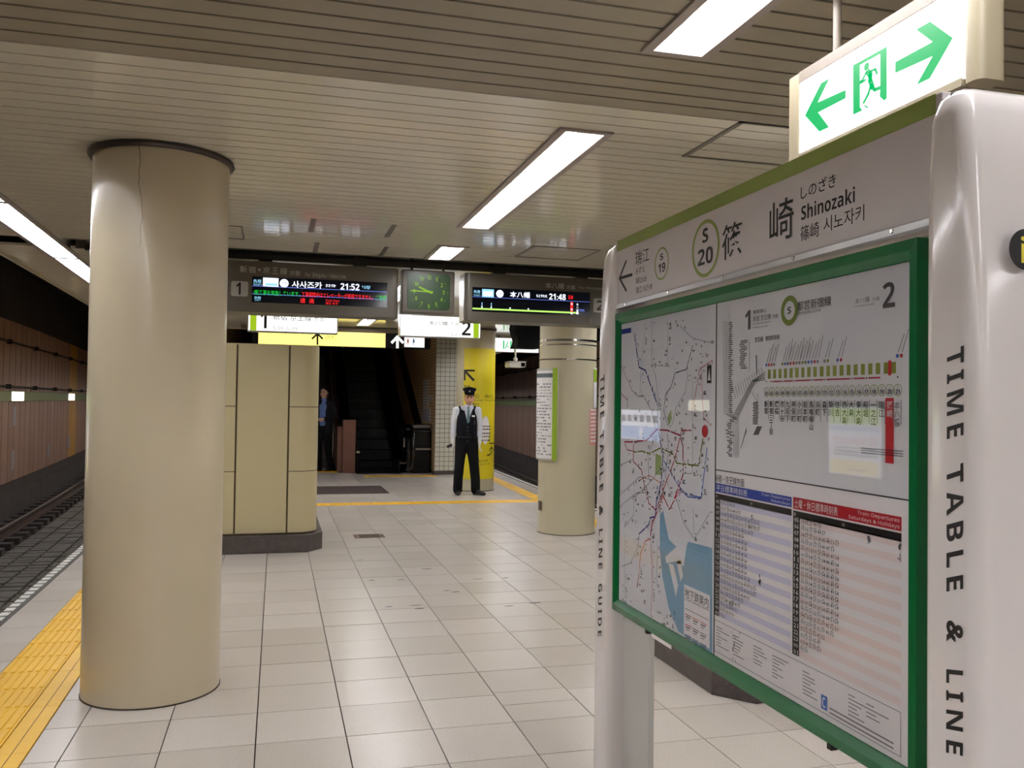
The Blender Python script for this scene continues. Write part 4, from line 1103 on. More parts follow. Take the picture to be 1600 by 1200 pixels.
a, b = pr.pl.uv(*A3(575, 505)), pr.pl.uv(*A3(800, 645)); pr.rect(a[0], b[0], b[1], a[1], 'led_white', 1); pr.rect(a[0]+.02, b[0]-.01, b[1]+.008, b[1]+.03, 'led_cyan', 2)
u, v = pr.pl.uv(*A3(885, 590)); pr.disc(u, v, .038, 'led_white', 1); pr.text('普通', u-.022, u+.022, v-.012, v+.012, 'led_blue', 2, .02)
u0, v1 = pr.pl.uv(*A3(1000, 552)); u1, _ = pr.pl.uv(*A4(40, 0)); pr.text('사사즈카', u0, u1, v1-.062, v1, 'led_white', 1, .03)
dfit(pr, A4, 'ささづか', 85, 598, 642, 232, 'led_white', .05); dfit(pr, A4, '21:52', 303, 588, 682, 580, 'led_white', .05); dfit(pr, A4, '10량', 612, 620, 672, 740, 'led_cyan', .03)
for z in (2.5445, 2.474): pr.rect(-.226, .961, z-.0025, z+.0025, 'led_blue', 1)
u0, v1 = pr.pl.uv(*A3(440, 682)); pr.text('!新工事を実施しています。', u0, .185, v1-.046, v1, 'led_green', 1, .012)
pr.text('工事期間中はエレベーターが使用できません。', .20, .835, v1-.046, v1, 'led_red', 1, .012); pr.text('ご迷惑', .86, .955, v1-.046, v1, 'led_green', 1, .012)
for x0, x1, yt, yb, s in ((443, 545, 780, 818, '次発'), (455, 535, 822, 846, 'じはつ')): dfit(pr, A3, s, x0, yt, yb, x1, 'led_cyan', .03)
dfit(pr, A3, '通', 1120, 808, 878, 1195, 'led_red', .02); dfit(pr, A3, '過', 1250, 815, 882, 1328, 'led_red', .02)
dfit(pr, A4, 'Train Pass', 80, 825, 858, 285, 'led_red', .01); dfit(pr, A4, '通过 통과', 80, 868, 898, 262, 'led_red', .01)
pr.build('screen_text', k1['screen'])
pr = Print(PD, .0008)
a, b = pr.pl.uv(*B2(1436, 430)), pr.pl.uv(*B2(1436, 540)); pr.rrect(a[0], a[0]+.145, b[1], a[1], .018, 'badge', 0); pr.text('2', a[0]+.035, a[0]+.11, b[1]+.02, a[1]-.018, 'ink', 1, .03, 4)
pr.build('platform_badge', k2['housing']); pr = Print(PD, .0008)
dfit(pr, B2, '本八幡', 1060, 306, 352, 1208, 'house_text', .012); dfit(pr, B2, '方面', 1225, 325, 360, 1292, 'house_text', .01); dfit(pr, B2, 'For Motoyawata', 1325, 337, 362, 1560, 'house_text', .005)
pr.build('panel_lettering', k2['housing'])
pr = Print(PlaneY(DY-.003), .0006)
dfit(pr, B2, '先発', 500, 365, 390, 553, 'led_cyan', .03); dfit(pr, B2, 'せんぱつ', 500, 396, 412, 553, 'led_cyan', .03)
a, b = pr.pl.uv(*B2(566, 357)), pr.pl.uv(*B2(566, 420)); c = pr.pl.uv(*B2(664, 0)); pr.rect(a[0], c[0], b[1], a[1], 'led_cyan', 1); pr.rect(a[0]+.012, c[0]-.012, b[1]+.012, a[1]-.02, 'led_white', 2)
u, v = pr.pl.uv(*B2(705, 395)); pr.disc(u, v, .036, 'led_white', 1); pr.text('普通', u-.02, u+.02, v-.01, v+.01, 'led_blue', 2, .02)
dfit(pr, B2, '本八幡', 785, 376, 422, 942, 'led_white', .03); dfit(pr, B2, 'もとやわた', 990, 398, 422, 1075, 'led_white', .04); dfit(pr, B2, '21:48', 1090, 393, 440, 1220, 'led_white', .05)
a = pr.pl.uv(*B2(1238, 405)); pr.text('各停', a[0], a[0]+.053, a[1]-.04, a[1], 'led_red', 1, .04)
pr.rect(1.768, 2.943, 2.536, 2.540, 'led_blue', 1); pr.rect(1.768, 2.825, 2.4185, 2.434, 'led_lime', 1)
for x in (565, 638, 785, 928):
    u, v = pr.pl.uv(*B2(x, 495)); pr.disc(u, 2.444, .0075, 'led_white', 2, n=10)
    if x < 700:
        for q in range(2): pr.rect(u-.005, u+.005, 2.456+q*.018, 2.468+q*.018, 'led_cyan', 2)
u, v = pr.pl.uv(*B2(1266, 500)); pr.rect(u-.013, u+.013, 2.437, 2.53, 'led_red', 1); pr.text('篠', u-.01, u+.01, 2.50, 2.522, 'led_white', 2); pr.text('崎', u-.01, u+.01, 2.445, 2.468, 'led_white', 2); pr.poly([(u-.016, 2.424), (u+.016, 2.424), (u, 2.406)], 'led_white', 2)
u, v = pr.pl.uv(*B2(1311, 500))
for q, ch in enumerate('本八幡'): pr.text(ch, u-.011, u+.011, 2.496-q*.03, 2.52-q*.03, 'led_white', 2)
pr.disc(u, 2.424, .013, 'led_white', 2, n=14); pr.rect(u+.02, u+.07, 2.456, 2.462, 'led_blue', 2); pr.rect(u+.02, u+.075, 2.444, 2.45, 'led_blue', 2)
pr.build('screen_text', k2['screen'])
# clock
ck = thing('platform_clock', 'square dark green platform clock with lime numerals between the departure displays', 'clock', (1.35, 8.06, 2.365))
MB().box(1.10, 1.598, DY+.01, DY+.15, 2.363, 2.768, 'housing').build('case', ck, bevel=.012)
m = MB(); m.loft([[(x, y, z) for x, z in rrect_path(1.153, 1.553, 2.398, 2.736, .035, 5)] for y in (DY+.012, DY+.004)], 'clock_face'); m.build('dial', ck)
pr = Print(PlaneY(DY+.004), .0006); cx_, cz_ = 1.353, 2.566
for h in range(1, 13):
    a = math.radians(90-30*h); r = .138; u, v = cx_+r*math.cos(a), cz_+r*math.sin(a)*.97; wd = .034 if h >= 10 else .019
    pr.text(str(h), u-wd/2, u+wd/2, v-.019, v+.019, 'clock_mark', 1, .02, 3); pr.disc(cx_+.174*math.cos(a), cz_+.165*math.sin(a), .0042, 'clock_mark', 1, n=8)
for q in range(60):
    a = math.radians(6*q); pr.disc(cx_+.174*math.cos(a), cz_+.165*math.sin(a), .0016, 'clock_mark', 1, n=5)
pr.build('numerals', ck)
pr = Print(PlaneY(DY+.002), .001)
for ang, L, wd, tail in ((270-360+.5*0+1, .165, .012, .035), (292-360+1, .10, .016, .03)):
    a = math.radians(90-ang)
    pr.line([(cx_-tail*math.cos(a), cz_-tail*math.sin(a)), (cx_+L*math.cos(a), cz_+L*math.sin(a))], wd, 'clock_mark', 1)
pr.disc(cx_, cz_, .012, 'clock_mark', 2); pr.build('hands', ck)
MB().tube([(1.2, DY+.08, 2.76), (1.2, DY+.08, ZC+.05)], .012, 'rail_dark').build('hanger_rod', ck); MB().tube([(1.5, DY+.08, 2.76), (1.5, DY+.08, ZC+.05)], .012, 'rail_dark').build('hanger_rod', ck)
# rails in the ceiling gap
for k, (yy, zz_, mn, lab) in enumerate(((8.08, 2.815, 'rail_dark', 'dark steel rail across the ceiling gap carrying the departure displays'), (8.15, 2.905, 'housing_light', 'pale ribbed cable tray lying behind the display rail'))):
    m = MB(); m.bar((-1.6, yy, zz_), (4.2, yy, zz_), .045, .045, mn); t = m.build('ceiling_rail' if k == 0 else 'cable_tray'); tag(t, lab, 'rail' if k == 0 else 'tray')

# ================================================================== HANGING DIRECTION SIGNS
HY = 11.5; PH = PlaneY(HY)
W1 = lambda x, y: (350+x/10, 480+y/10); W5 = lambda x, y: (660+x/8, 480+y/8)
def hang_sign(x0, x1, label, pipes):
    t = thing('hanging_sign', label, 'sign', ((x0+x1)/2, HY+.08, 2.41), 'lit platform direction signs')
    MB().box(x0, x1, HY+.004, HY+.16, 2.405, 2.70, 'housing_light').build('case', t, bevel=.006)
    MB().box(x0+.012, x1-.012, HY, HY+.006, 2.418, 2.688, 'lit_white').build('lit_face', t)
    for xx in pipes: MB().tube([(xx, HY+.08, 2.69), (xx, HY+.08, ZC+.05)], .02, 'chrome', 10).build('hanger_pipe', t, smooth=40)
    return t, [o for o in t.children if o.name.startswith('lit_face')][0]
s1, f1 = hang_sign(-.375, .752, 'lit white hanging sign numbered 1 for Shinjuku, hung above the panelled block', (-.2, .6))
s2, f2 = hang_sign(1.560, 2.665, 'lit white hanging sign numbered 2 for Motoyawata, hung before the yellow-wrapped column', (1.72, 2.5))
pr = Print(PH, .0008)
pr.rect(-.343, -.265, 2.418, 2.688, 'lit_green', 1)
dfit(pr, W1, '1', 570, 60, 328, 672, 'ink', .04, 1); dfit(pr, W1, '新宿 京王線', 765, 105, 200, 1370, 'ink', .01, 1); dfit(pr, W1, '方面', 1405, 150, 215, 1570, 'ink', 0, 1); dfit(pr, W1, 'S-01~S-19', 765, 300, 355, 1140, 'ink', 0, 1)
pr.build('sign_print', f1)
pr = Print(PH, .0008)
u0 = pr.pl.uv(*W5(638, 300))[0]; u1 = pr.pl.uv(*W5(705, 300))[0]; pr.rect(u0, u1, 2.418, 2.688, 'lit_green', 1)
dfit(pr, W5, '2', 495, 175, 352, 606, 'ink', .03, 1); dfit(pr, W5, '本八幡', 75, 170, 222, 320, 'ink', .01, 1); dfit(pr, W5, '方面', 350, 185, 228, 460, 'ink', 0, 1); dfit(pr, W5, 'S-21', 355, 320, 358, 460, 'ink', 0, 1)
pr.build('sign_print', f2)
# ticket-gate sign
GY = 15.3; PG = PlaneY(GY)
gs = thing('gate_sign', 'long sign with lit yellow ticket gate panel and restroom pictogram over the stair hall', 'sign', (1.1, 15.4, 2.48))
MB().box(-.42, 2.63, GY+.004, GY+.2, 2.478, 2.735, 'steel_black').build('case', gs)
MB().box(-.6, 2.63, GY+.0, GY+.22, 2.735, 2.80, 'sign_taupe').build('top_rail', gs)
MB().box(-.317, 1.826, GY, GY+.01, 2.482, 2.730, 'lit_yellow').build('yellow_panel', gs)
u0, v1 = PG.uv(632, 526); u1, v0 = PG.uv(663, 543); MB().box(u0, u1, GY-.002, GY+.01, v0, v1, 'lit_white').build('pictogram_panel', gs)
kg = {o.name.split('.')[0]: o for o in gs.children}
for xx in (-.2, 1.0, 2.4): MB().tube([(xx, GY+.1, 2.79), (xx, GY+.1, ZC+.05)], .02, 'rail_dark', 8).build('hanger_pipe', gs)
W2 = lambda x, y: (500+x*.1125, 480+y*.1125)
pr = Print(PG, .0016)
for f, pts in ((W1, [(1460, 580), (1460, 415)]), (W1, [(1380, 490), (1460, 415), (1538, 490)])): pr.line([pr.pl.uv(*f(*q)) for q in pts], .032, 'ink', 1)
dfit(pr, W2, '改札', 80, 385, 450, 225, 'm_olive', 0, 1); pr.build('gate_print', kg['yellow_panel'])
pr = Print(PG, .002)
for pts in ([(1075, 560), (1075, 410)], [(1000, 490), (1075, 410), (1150, 490)]): pr.line([pr.pl.uv(*W2(*q)) for q in pts], .045, 'lit_white', 1)
pr.build('arrow', kg['case'])
pr = Print(PlaneY(GY-.002), .0008)
for x, mn in ((1222, 'm_orange'), (1302, 'm_sky')):
    u, v = pr.pl.uv(*W2(x, 445)); pr.disc(u, v+.008, .012, mn, 1, n=10); pr.rect(u-.017, u+.017, v-.06, v-.006, mn, 1); pr.rect(u-.012, u-.003, v-.105, v-.06, mn, 1); pr.rect(u+.003, u+.012, v-.105, v-.06, mn, 1)
pr.build('pictogram', kg['pictogram_panel'])
# far exit sign, camera, covered monitor
PX = PlaneY(16.0); a, b = PX.uv(777, 528), PX.uv(841, 551)
fe = thing('exit_sign', 'small lit exit sign hanging by the right-hand track beyond the yellow column', 'sign', ((a[0]+b[0])/2, 16.05, b[1]))
MB().box(a[0]-.1, b[0]+.02, 16.004, 16.12, b[1]-.01, a[1]+.01, 'sign_taupe').build('case', fe)
MB().box(a[0]-.08, b[0], 16.0, 16.01, b[1], a[1], 'lit_white').build('lit_face', fe)
s_ = PX.uv(804, 540)[0]; MB().box(s_-.012, s_+.012, 15.99, 16.0, b[1], a[1], 'sign_taupe').build('divider', fe)
for xx in (a[0]+.05, a[0]+.3): MB().tube([(xx, 16.06, a[1]), (xx, 16.06, ZC+.1)], .015, 'rail_dark').build('hanger_pipe', fe)
pr = Print(PX, .0008); c0, c1 = PX.uv(786, 532), PX.uv(799, 545.5)
for q in (0, 1): uu = c0[0] if q == 0 else c1[0]-.025; pr.rect(uu, uu+.03, c1[1], c0[1], 'sign_green', 1)
um = (c0[0]+c1[0])/2+.005; pr.disc(um, c0[1]-.03, .014, 'sign_green', 1); pr.line([(um, c0[1]-.045), (um-.02, c1[1]+.06), (um-.04, c1[1]+.01)], .02, 'sign_green', 1); pr.line([(um-.01, c1[1]+.07), (um+.03, c1[1]+.02)], .016, 'sign_green', 1)
pr.build('exit_pictogram', [o for o in fe.children if o.name.startswith('lit_face')][0])
cc = thing('security_camera', 'pale boxed security camera hanging beside the yellow column', 'camera', (3.87, 14.1, 2.1))
m = MB(); m.loft([[(x, y, z) for x, z in rrect_path(3.735, 4.01, 2.135, 2.225, .03, 4)] for y in (13.95, 14.28)], 'cctv'); m.build('body', cc, smooth=40)
MB().box(3.93, 3.995, 13.94, 13.96, 2.15, 2.21, 'black_gloss').build('lens_window', cc)
MB().box(3.72, 4.02, 13.93, 14.25, 2.225, 2.235, 'cctv').build('sunshield', cc)
MB().tube([(3.87, 14.1, 2.23), (3.87, 14.1, 2.32), (3.87, 14.1, ZC+.02)], .016, 'cctv').build('hanger_pipe', cc); MB().ball((3.87, 14.1, 2.275), .04, 'cctv').build('swivel', cc, smooth=60)
bm = thing('covered_monitor', 'platform monitor wrapped in black cloth hanging behind the strapped column', 'monitor', (3.55, 12.1, 2.34))
p0, p1 = aty(808, 505, 12.0), aty(846, 544, 12.0); m = MB(); n = 18; rings = []
for i, q in enumerate((0, .15, .3, .5, .7, .85, 1)):
    z = p1.z+(p0.z+.06-p1.z)*q; rings.append([(x+.012*math.sin(9*q+j), y+.01*math.cos(7*q+j*2), z) for j, (x, y) in enumerate(rrect_path(p0.x+.02*math.sin(6*q), p1.x+.01, 12.0, 12.4, .05, 4))])
m.loft(rings, 'cloth_black'); m.build('cloth_cover', bm, smooth=60)
MB().tube([(3.5, 12.2, 2.7), (3.5, 12.2, ZC+.03)], .02, 'rail_dark').build('hanger_pipe', bm)

# ================================================================== WALL LAMPS AND ADVERTS
def wall_lamp(yc, wd, lab):
    x = lx(-5.28, yc); seen = in_picture([(x, yc+wd*k/2, 1.54) for k in (-1, 0, 1)])
    t = thing('station_wall_sign' if seen else 'station_wall_sign_offscreen', lab, 'sign', (lx(-5.28, yc), yc, 1.42), 'lit name plates on the green band'); x = lx(-5.28, yc)
    MB().box(x-.02, x+.03, yc-wd/2-.02, yc+wd/2+.02, 1.415, 1.665, 'housing').build('case', t); MB().box(x+.028, x+.036, yc-wd/2, yc+wd/2, 1.435, 1.645, 'lamp_lit').build('lit_face', t)
for yc, lab in ((15.4, 'lit wall plate on the green band next to the wide advert'), (23.0, 'lit wall plate on the green band past the adverts'), (31.4, 'lit wall plate on the green band above the mustard panels'), (39.5, '')):
    if lab: wall_lamp(yc, 1.0, lab)
def advert(y0, y1, z0, z1, lab):
    x = lx(-5.26, (y0+y1)/2); seen = in_picture([(x, yy, zz) for yy in (y0, y1) for zz in (z0, z1)]); t = thing('advert_panel' if seen else 'advert_panel_offscreen', lab, 'advert', (x, (y0+y1)/2, z0), 'lit adverts on the tunnel wall')
    MB().box(x-.05, x+.04, y0-.05, y1+.05, z0-.05, z1+.05, 'housing').build('frame', t)
    MB().box(x+.038, x+.046, y0, y1, z0, z1, 'ad_white').build('lit_face', t)
    return t, x+.046, [o for o in t.children if o.name.startswith('lit_face')][0]
t, X, f = advert(9.90, 11.02, .59, 1.545, 'lit advert with green heading and red telephone number on the left tunnel wall')
pr = Print(PlaneXR(X), .002); pr.rect(9.92, 11.0, 1.30, 1.53, 'ad_green', 1); pr.rect(9.92, 11.0, 1.21, 1.28, 'ad_blue', 1); pr.text('03-5666-1331', 9.97, 10.9, 1.02, 1.13, 'ad_red', 1, .02)
for i in range(3): pr.rect(9.97, 10.9, .96-i*.05, .985-i*.05, 'ad_ink', 1)
pr.rect(9.94, 10.98, .61, .80, 'ad_yellow', 1); pr.rect(10.2, 10.6, .66, .68, 'ad_ink', 2); pr.build('advert_print', f)
t, X, f = advert(17.5, 19.8, .73, 1.41, 'wide lit advert with a blue lower half on the left tunnel wall')
pr = Print(PlaneXR(X), .002); pr.rect(17.55, 19.75, .75, 1.04, 'ad_blue', 1); pr.disc(18.5, .9, .12, 'ad_white', 2)
for i in range(6): pr.rect(17.6+i*.36, 17.85+i*.36, 1.14, 1.30, 'ad_ink', 1)
pr.build('advert_print', f)
for k, (px_, y0, y1) in enumerate(((23, 635, 665), (20, 704, 735), (76, 695, 715), (108, 680, 700))):
    p = atx(px_, y0, -5.9); q = atx(px_, y1, -5.9); yy = p.y
    for _ in range(3):
        X = lx(-5.3, yy); p = atx(px_, y0, X+.01); q = atx(px_, y1, X+.01); yy = p.y
    m = MB(); m.box(X-.02, X+.012, yy-.1, yy+.1, q.z, p.z, 'm_grey'); o = m.build('wall_plate'); tag(o, ('small pale plate on the tunnel wall panel below the lit wall plate past the adverts', 'pale plate low on the tunnel wall below the lit wall plate past the adverts', 'pale plate low on the brown tunnel wall between the lit wall plates', 'pale plate on the mustard tunnel wall panels')[k], 'plate', 'plates on the tunnel wall')

# ================================================================== FLOOR FITTINGS
fg = thing('floor_manhole', 'small rusty steel manhole cover set in the tiles beside the panelled block', 'manhole', (1.04, 10.02, 0))
MB().box(.875, 1.215, 9.88, 10.15, -.01, .003, 'grate').build('frame', fg); MB().box(.93, 1.16, 9.92, 10.11, .002, .006, 'rust').build('plate', fg)
for xx in (.9, 1.19): MB().lathe([(.012, .003), (.008, .008), (.001, .008)], (xx, 10.01, 0), 8, 'rust').build('bolt', fg)
m = MB(); m.box(.45, 1.85, 14.58, 15.85, 0, .009, 'mat_dark'); tag(m.build('floor_mat', bevel=.004), 'dark brown mat on the floor in front of the stair hall', 'mat')
# ================================================================== STAIR HALL
def tile_wall(m, p, nu, u0, u1, v0, v1, w_, h_, mn, g=.008, th=.006, stag=False):
    v = v0
    while v < v1-1e-6:
        vv = min(v+h_, v1); u = u0
        while u < u1-1e-6:
            uu = min(u+w_, u1)
            A = [p(a, b, o) for o in (0, th) for a, b in ((u+g/2, v+g/2), (uu-g/2, v+g/2), (uu-g/2, vv-g/2), (u+g/2, vv-g/2))]
            if uu-u > g*1.5 and vv-v > g*1.5: m.add(A, [(4, 5, 6, 7), (0, 1, 5, 4), (1, 2, 6, 5), (2, 3, 7, 6), (3, 0, 4, 7)], mn)
            u = uu
        v = vv
HX, HYF = 3.258, 18.2
m = MB(); m.box(HX, 3.85, HYF, 37.5, 0, 12, 'tile_joint'); hw = struct(m.build('wall_hall_right'), 'tiled wall on the right of the escalator')
m = MB(); tile_wall(m, lambda u, v, o: (HX-o, u, v), 0, HYF+.02, 27, .06, 5.0, .235, .066, 'wall_tile_beige'); m.build('beige_wall_tiles', hw, kind='stuff')
m = MB(); tile_wall(m, lambda u, v, o: (u, HYF-o, v), 0, HX-.006, 3.85, .08, 5.0, .1, .1, 'wall_tile_white'); m.build('white_wall_tiles', hw, kind='stuff')
m = MB(); tile_wall(m, lambda u, v, o: (3.85+o, u, v), 0, HYF, 30, .08, 2.8, .2, .1, 'wall_tile_white'); m.build('white_side_tiles', hw, kind='stuff')
MB().box(HX-.012, 3.865, HYF-.015, HYF+6, 0, .07, 'stone').build('skirting', hw)
m = MB(); m.box(-1.6, -1.05, HYF, 37.5, 0, 12, 'wall_tile_beige'); struct(m.build('wall_hall_left'), 'tiled wall on the left of the stairs')
m = MB(); m.add([(-1.05, 16.55, 2.82), (3.85, 16.55, 2.82), (3.85, 16.55, 6), (-1.05, 16.55, 6)], [(0, 1, 2, 3)], 'panel_cream')
m.add([(-1.05, 16.55, 5.6), (3.85, 16.55, 5.6), (3.85, 37.5, 12), (-1.05, 37.5, 12)], [(0, 1, 2, 3)], 'concrete_dark'); m.add([(-1.05, 37.4, 0), (3.85, 37.4, 0), (3.85, 37.4, 12.2), (-1.05, 37.4, 12.2)], [(0, 1, 2, 3)], 'concrete_dark')
for X in (-1.05, 3.85): m.add([(X, 16.55, 2.82), (X, 18.3, 2.82), (X, 18.3, 6.4), (X, 16.55, 6.0)], [(0, 1, 2, 3)], 'concrete_dark')
struct(m.build('wall_hall_shaft'), 'dark shaft over the escalator and stairs')

# papers on the hall wall
PN = PlaneX(HX-.006)
def paper(name, a, b, lab, rows, mn='paper'):
    t = thing(name, lab, 'notice', PN.p(*PN.uv(a[0], b[1])), 'papers on the hall wall'); p, q = PN.uv(*a), PN.uv(b[0], a[1]); z0 = PN.uv(a[0], b[1])[1]
    MB().box(HX-.012, HX-.005, -q[0], -p[0], z0, p[1], mn).build('sheet', t)
    pr = Print(PlaneX(HX-.012), .0008)
    for i in range(rows):
        v = p[1]-(i+.8)*(p[1]-z0)/(rows+.6); pr.rect(p[0]+.02, q[0]-random.uniform(.02, .06), v-.012, v, 'ink_soft', 0)
    pr.build('print', t)
E6 = lambda x, y: (490+x*.18332, 540+y*.18332)
paper('wall_notice', E6(937, 293), E6(985, 522), 'tall white notice taped to the beige tiles by the escalator', 9)
paper('wall_notice', E6(990, 420), E6(1014, 478), 'small white notice on the beige tiles beside the tall one', 3)
paper('wall_notice', E6(930, 535), E6(997, 642), 'pale lilac notice on the beige tiles below the tall one', 7, 'stripe_lilac')

# ------------------------------------------------------------------ escalator
SL = math.tan(math.radians(30)); Y0 = 19.75
def zs(y):
    d = y-Y0
    if d < -.35: return 0
    if d < .35: return SL*(d+.35)**2/1.4
    return SL*d
es = thing('escalator', 'dark up escalator with steel decks and black handrails in the stair hall', 'escalator', (2.15, 19.0, 0))
m = MB(); m.box(1.66, 2.60, 18.5, 19.02, -.01, .006, 'brushed'); m.build('comb_plate', es)
m = MB()
for i in range(22): m.box(1.69+i*.04, 1.705+i*.04, 18.98, 19.08, .004, .02, 'steel_black')
m.build('comb_teeth', es)
mm = MB(); mm.box(1.68, 2.56, 0, .395, -.5, 0, 'step')
for i in range(22): mm.box(1.685+i*.04, 1.70+i*.04, .005, .39, 0, .012, 'step'); mm.box(1.685+i*.04, 1.70+i*.04, -.008, 0, -.22, 0, 'step')
st0 = None
for i in range(34):
    y = 19.03+.4*i
    o = mm.build('step', es) if st0 is None else st0.copy()
    if st0 is None: st0 = o
    else: COL.objects.link(o)
    o.location = (0, y, max(zs(y+.2), 0)+.004)
ys = [18.75+.15*i for i in range(100)]
def sweep(m, x0, x1, za, zb, mn, y_from=18.75, yl=ys):
    rings = [[(x0, y, zs(y)+za), (x1, y, zs(y)+za), (x1, y, zs(y)+zb), (x0, y, zs(y)+zb)] for y in yl if y >= y_from-1e-6]
    m.loft(rings, mn)
m = MB(); sweep(m, 2.56, 2.60, 0, .2, 'steel_black'); m.build('skirt_panel', es)
m = MB(); sweep(m, 2.57, 2.70, .2, .235, 'brushed', 18.6, [18.6]+ys); m.build('inner_deck', es, smooth=30)
m = MB(); sweep(m, 2.69, 2.73, .2, .93, 'black_gloss', 18.62, [18.62]+ys); m.build('balustrade_panel', es, smooth=30)
m = MB(); sweep(m, 2.84, 3.05, .93, .985, 'chrome', 18.6, [18.6]+ys); sweep(m, 2.70, 2.78, .93, .96, 'brushed', 18.6, [18.6]+ys); m.build('outer_deck', es, smooth=30)
m = MB(); sweep(m, 3.05, 3.255, .80, .90, 'steel_black', 18.6, [18.6]+ys); m.build('wall_deck', es, smooth=30)
# newel: rounded front end
def newel(x0, x1, yc, top, mn):
    P = [(yc+.25, .05)]
    for j in range(13): t = math.radians(-90-15*j); P.append((yc+.0+.42*math.cos(t)*.75, top/2+.02+(top/2-.03)*math.sin(t)))
    P.append((yc+.25, top-.01)); m = MB(); m.xprism(P, x0, x1, mn); return m
newel(2.69, 2.80, 18.62, .95, 'black_gloss').build('newel', es, smooth=40)
MB().box(2.80, 3.25, 18.55, 18.9, .0, .95, 'steel_black').build('newel_box', es, bevel=.05, seg=4)
MB().box(2.86, 3.24, 18.53, 18.85, .50, .545, 'chrome').build('newel_trim', es, bevel=.01); MB().box(2.80, 3.255, 18.52, 18.86, .95, 1.05, 'brushed').build('newel_cap', es, bevel=.04, seg=4)
pts = [(2.80, 18.55+.15*i, zs(18.55+.15*i)+1.0) for i in range(80)][::-1]
for j in range(1, 11): t = math.radians(90+18*j); pts.append((2.80, 18.55+.36*math.cos(t), .56+.44*math.sin(t)))
m = MB(); m.tube(pts, .04, 'black_gloss', 10); m.build('handrail', es, smooth=60)
p = aty(647, 692, 18.25); m = MB(); m.ball((p.x, 18.53, p.z), (.035, .012, .14), 'white_paint', 14, 8); m.build('newel_white_oval', es, smooth=60)  # flattened white oval on the front of the newel
m = MB(); m.box(2.684, 2.692, 18.72, 18.9, .55, .75, 'board_grey'); m.build('safety_label', es)
# left side of the escalator
m = MB(); sweep(m, 1.64, 1.68, 0, .2, 'steel_black', 19.15); m.build('skirt_panel', es)
m = MB(); sweep(m, 1.60, 1.64, .2, .93, 'black_gloss', 19.15); m.build('balustrade_panel', es, smooth=30)
m = MB(); sweep(m, 1.60, 1.66, .2, .215, 'chrome', 19.15); m.build('inner_deck', es, smooth=30)
pts = [(1.60, 19.17+.15*i, zs(19.17+.15*i)+.97) for i in range(76)]; m = MB(); m.tube(pts, .03, 'black_gloss', 8); m.build('handrail', es, smooth=60)
MB().box(1.66, 1.76, 18.9, 19.25, .40, .47, 'chrome').build('newel_trim', es, bevel=.02); MB().box(1.66, 1.74, 18.92, 19.3, .0, .62, 'steel_black').build('newel', es, bevel=.03, seg=3)

# brown parapet between stairs and escalator
bp = thing('parapet', 'brown steel parapet with a square end post between the stairs and the escalator', 'parapet', (1.45, 18.9, 0))
MB().box(1.375, 1.645, 18.75, 19.12, 0, 1.135, 'brown_steel').build('end_post', bp, bevel=.012)
m = MB(); sweep(m, 1.28, 1.56, 0, .98, 'brown_steel', 19.05); m.build('sloping_wall', bp, smooth=30)
m = MB(); sweep(m, 1.38, 1.56, .98, 1.02, 'brushed', 19.05); m.build('steel_cap', bp, smooth=30)
hr = thing('stair_handrail', 'thin steel handrail along the brown parapet beside the stairs', 'handrail', (1.24, 19.9, 0))
m = MB(); pts = [(1.24, 19.9, .30), (1.24, 19.9, .98)]+[(1.24, 20.0+.3*i, zs(20.0+.3*i)+.86) for i in range(35)]; m.tube(pts, .02, 'chrome', 8); m.build('rail', hr, smooth=60)
for i in range(8): y = 20.2+1.3*i; MB().tube([(1.24, y, zs(y)+.84), (1.283, y, zs(y)+.78)], .012, 'chrome', 6).build('bracket', hr)
MB().tube([(1.24, 19.9, .0), (1.24, 19.9, .4)], .02, 'chrome', 8).build('rail_foot', hr)

# stairs to the left
sr = thing('staircase', 'dark stone stairs rising to the left of the brown parapet', 'stairs', (.2, 20.2, 0))
sm = None
for i in range(17):
    if sm is None: o = MB().box(-1.04, 1.275, 0, .31, -.165*2, 0, 'stone').build('stair_step', sr); sm = o
    else: o = sm.copy(); COL.objects.link(o)
    o.location = (0, 20.2+.29*i, .165*(i+1))

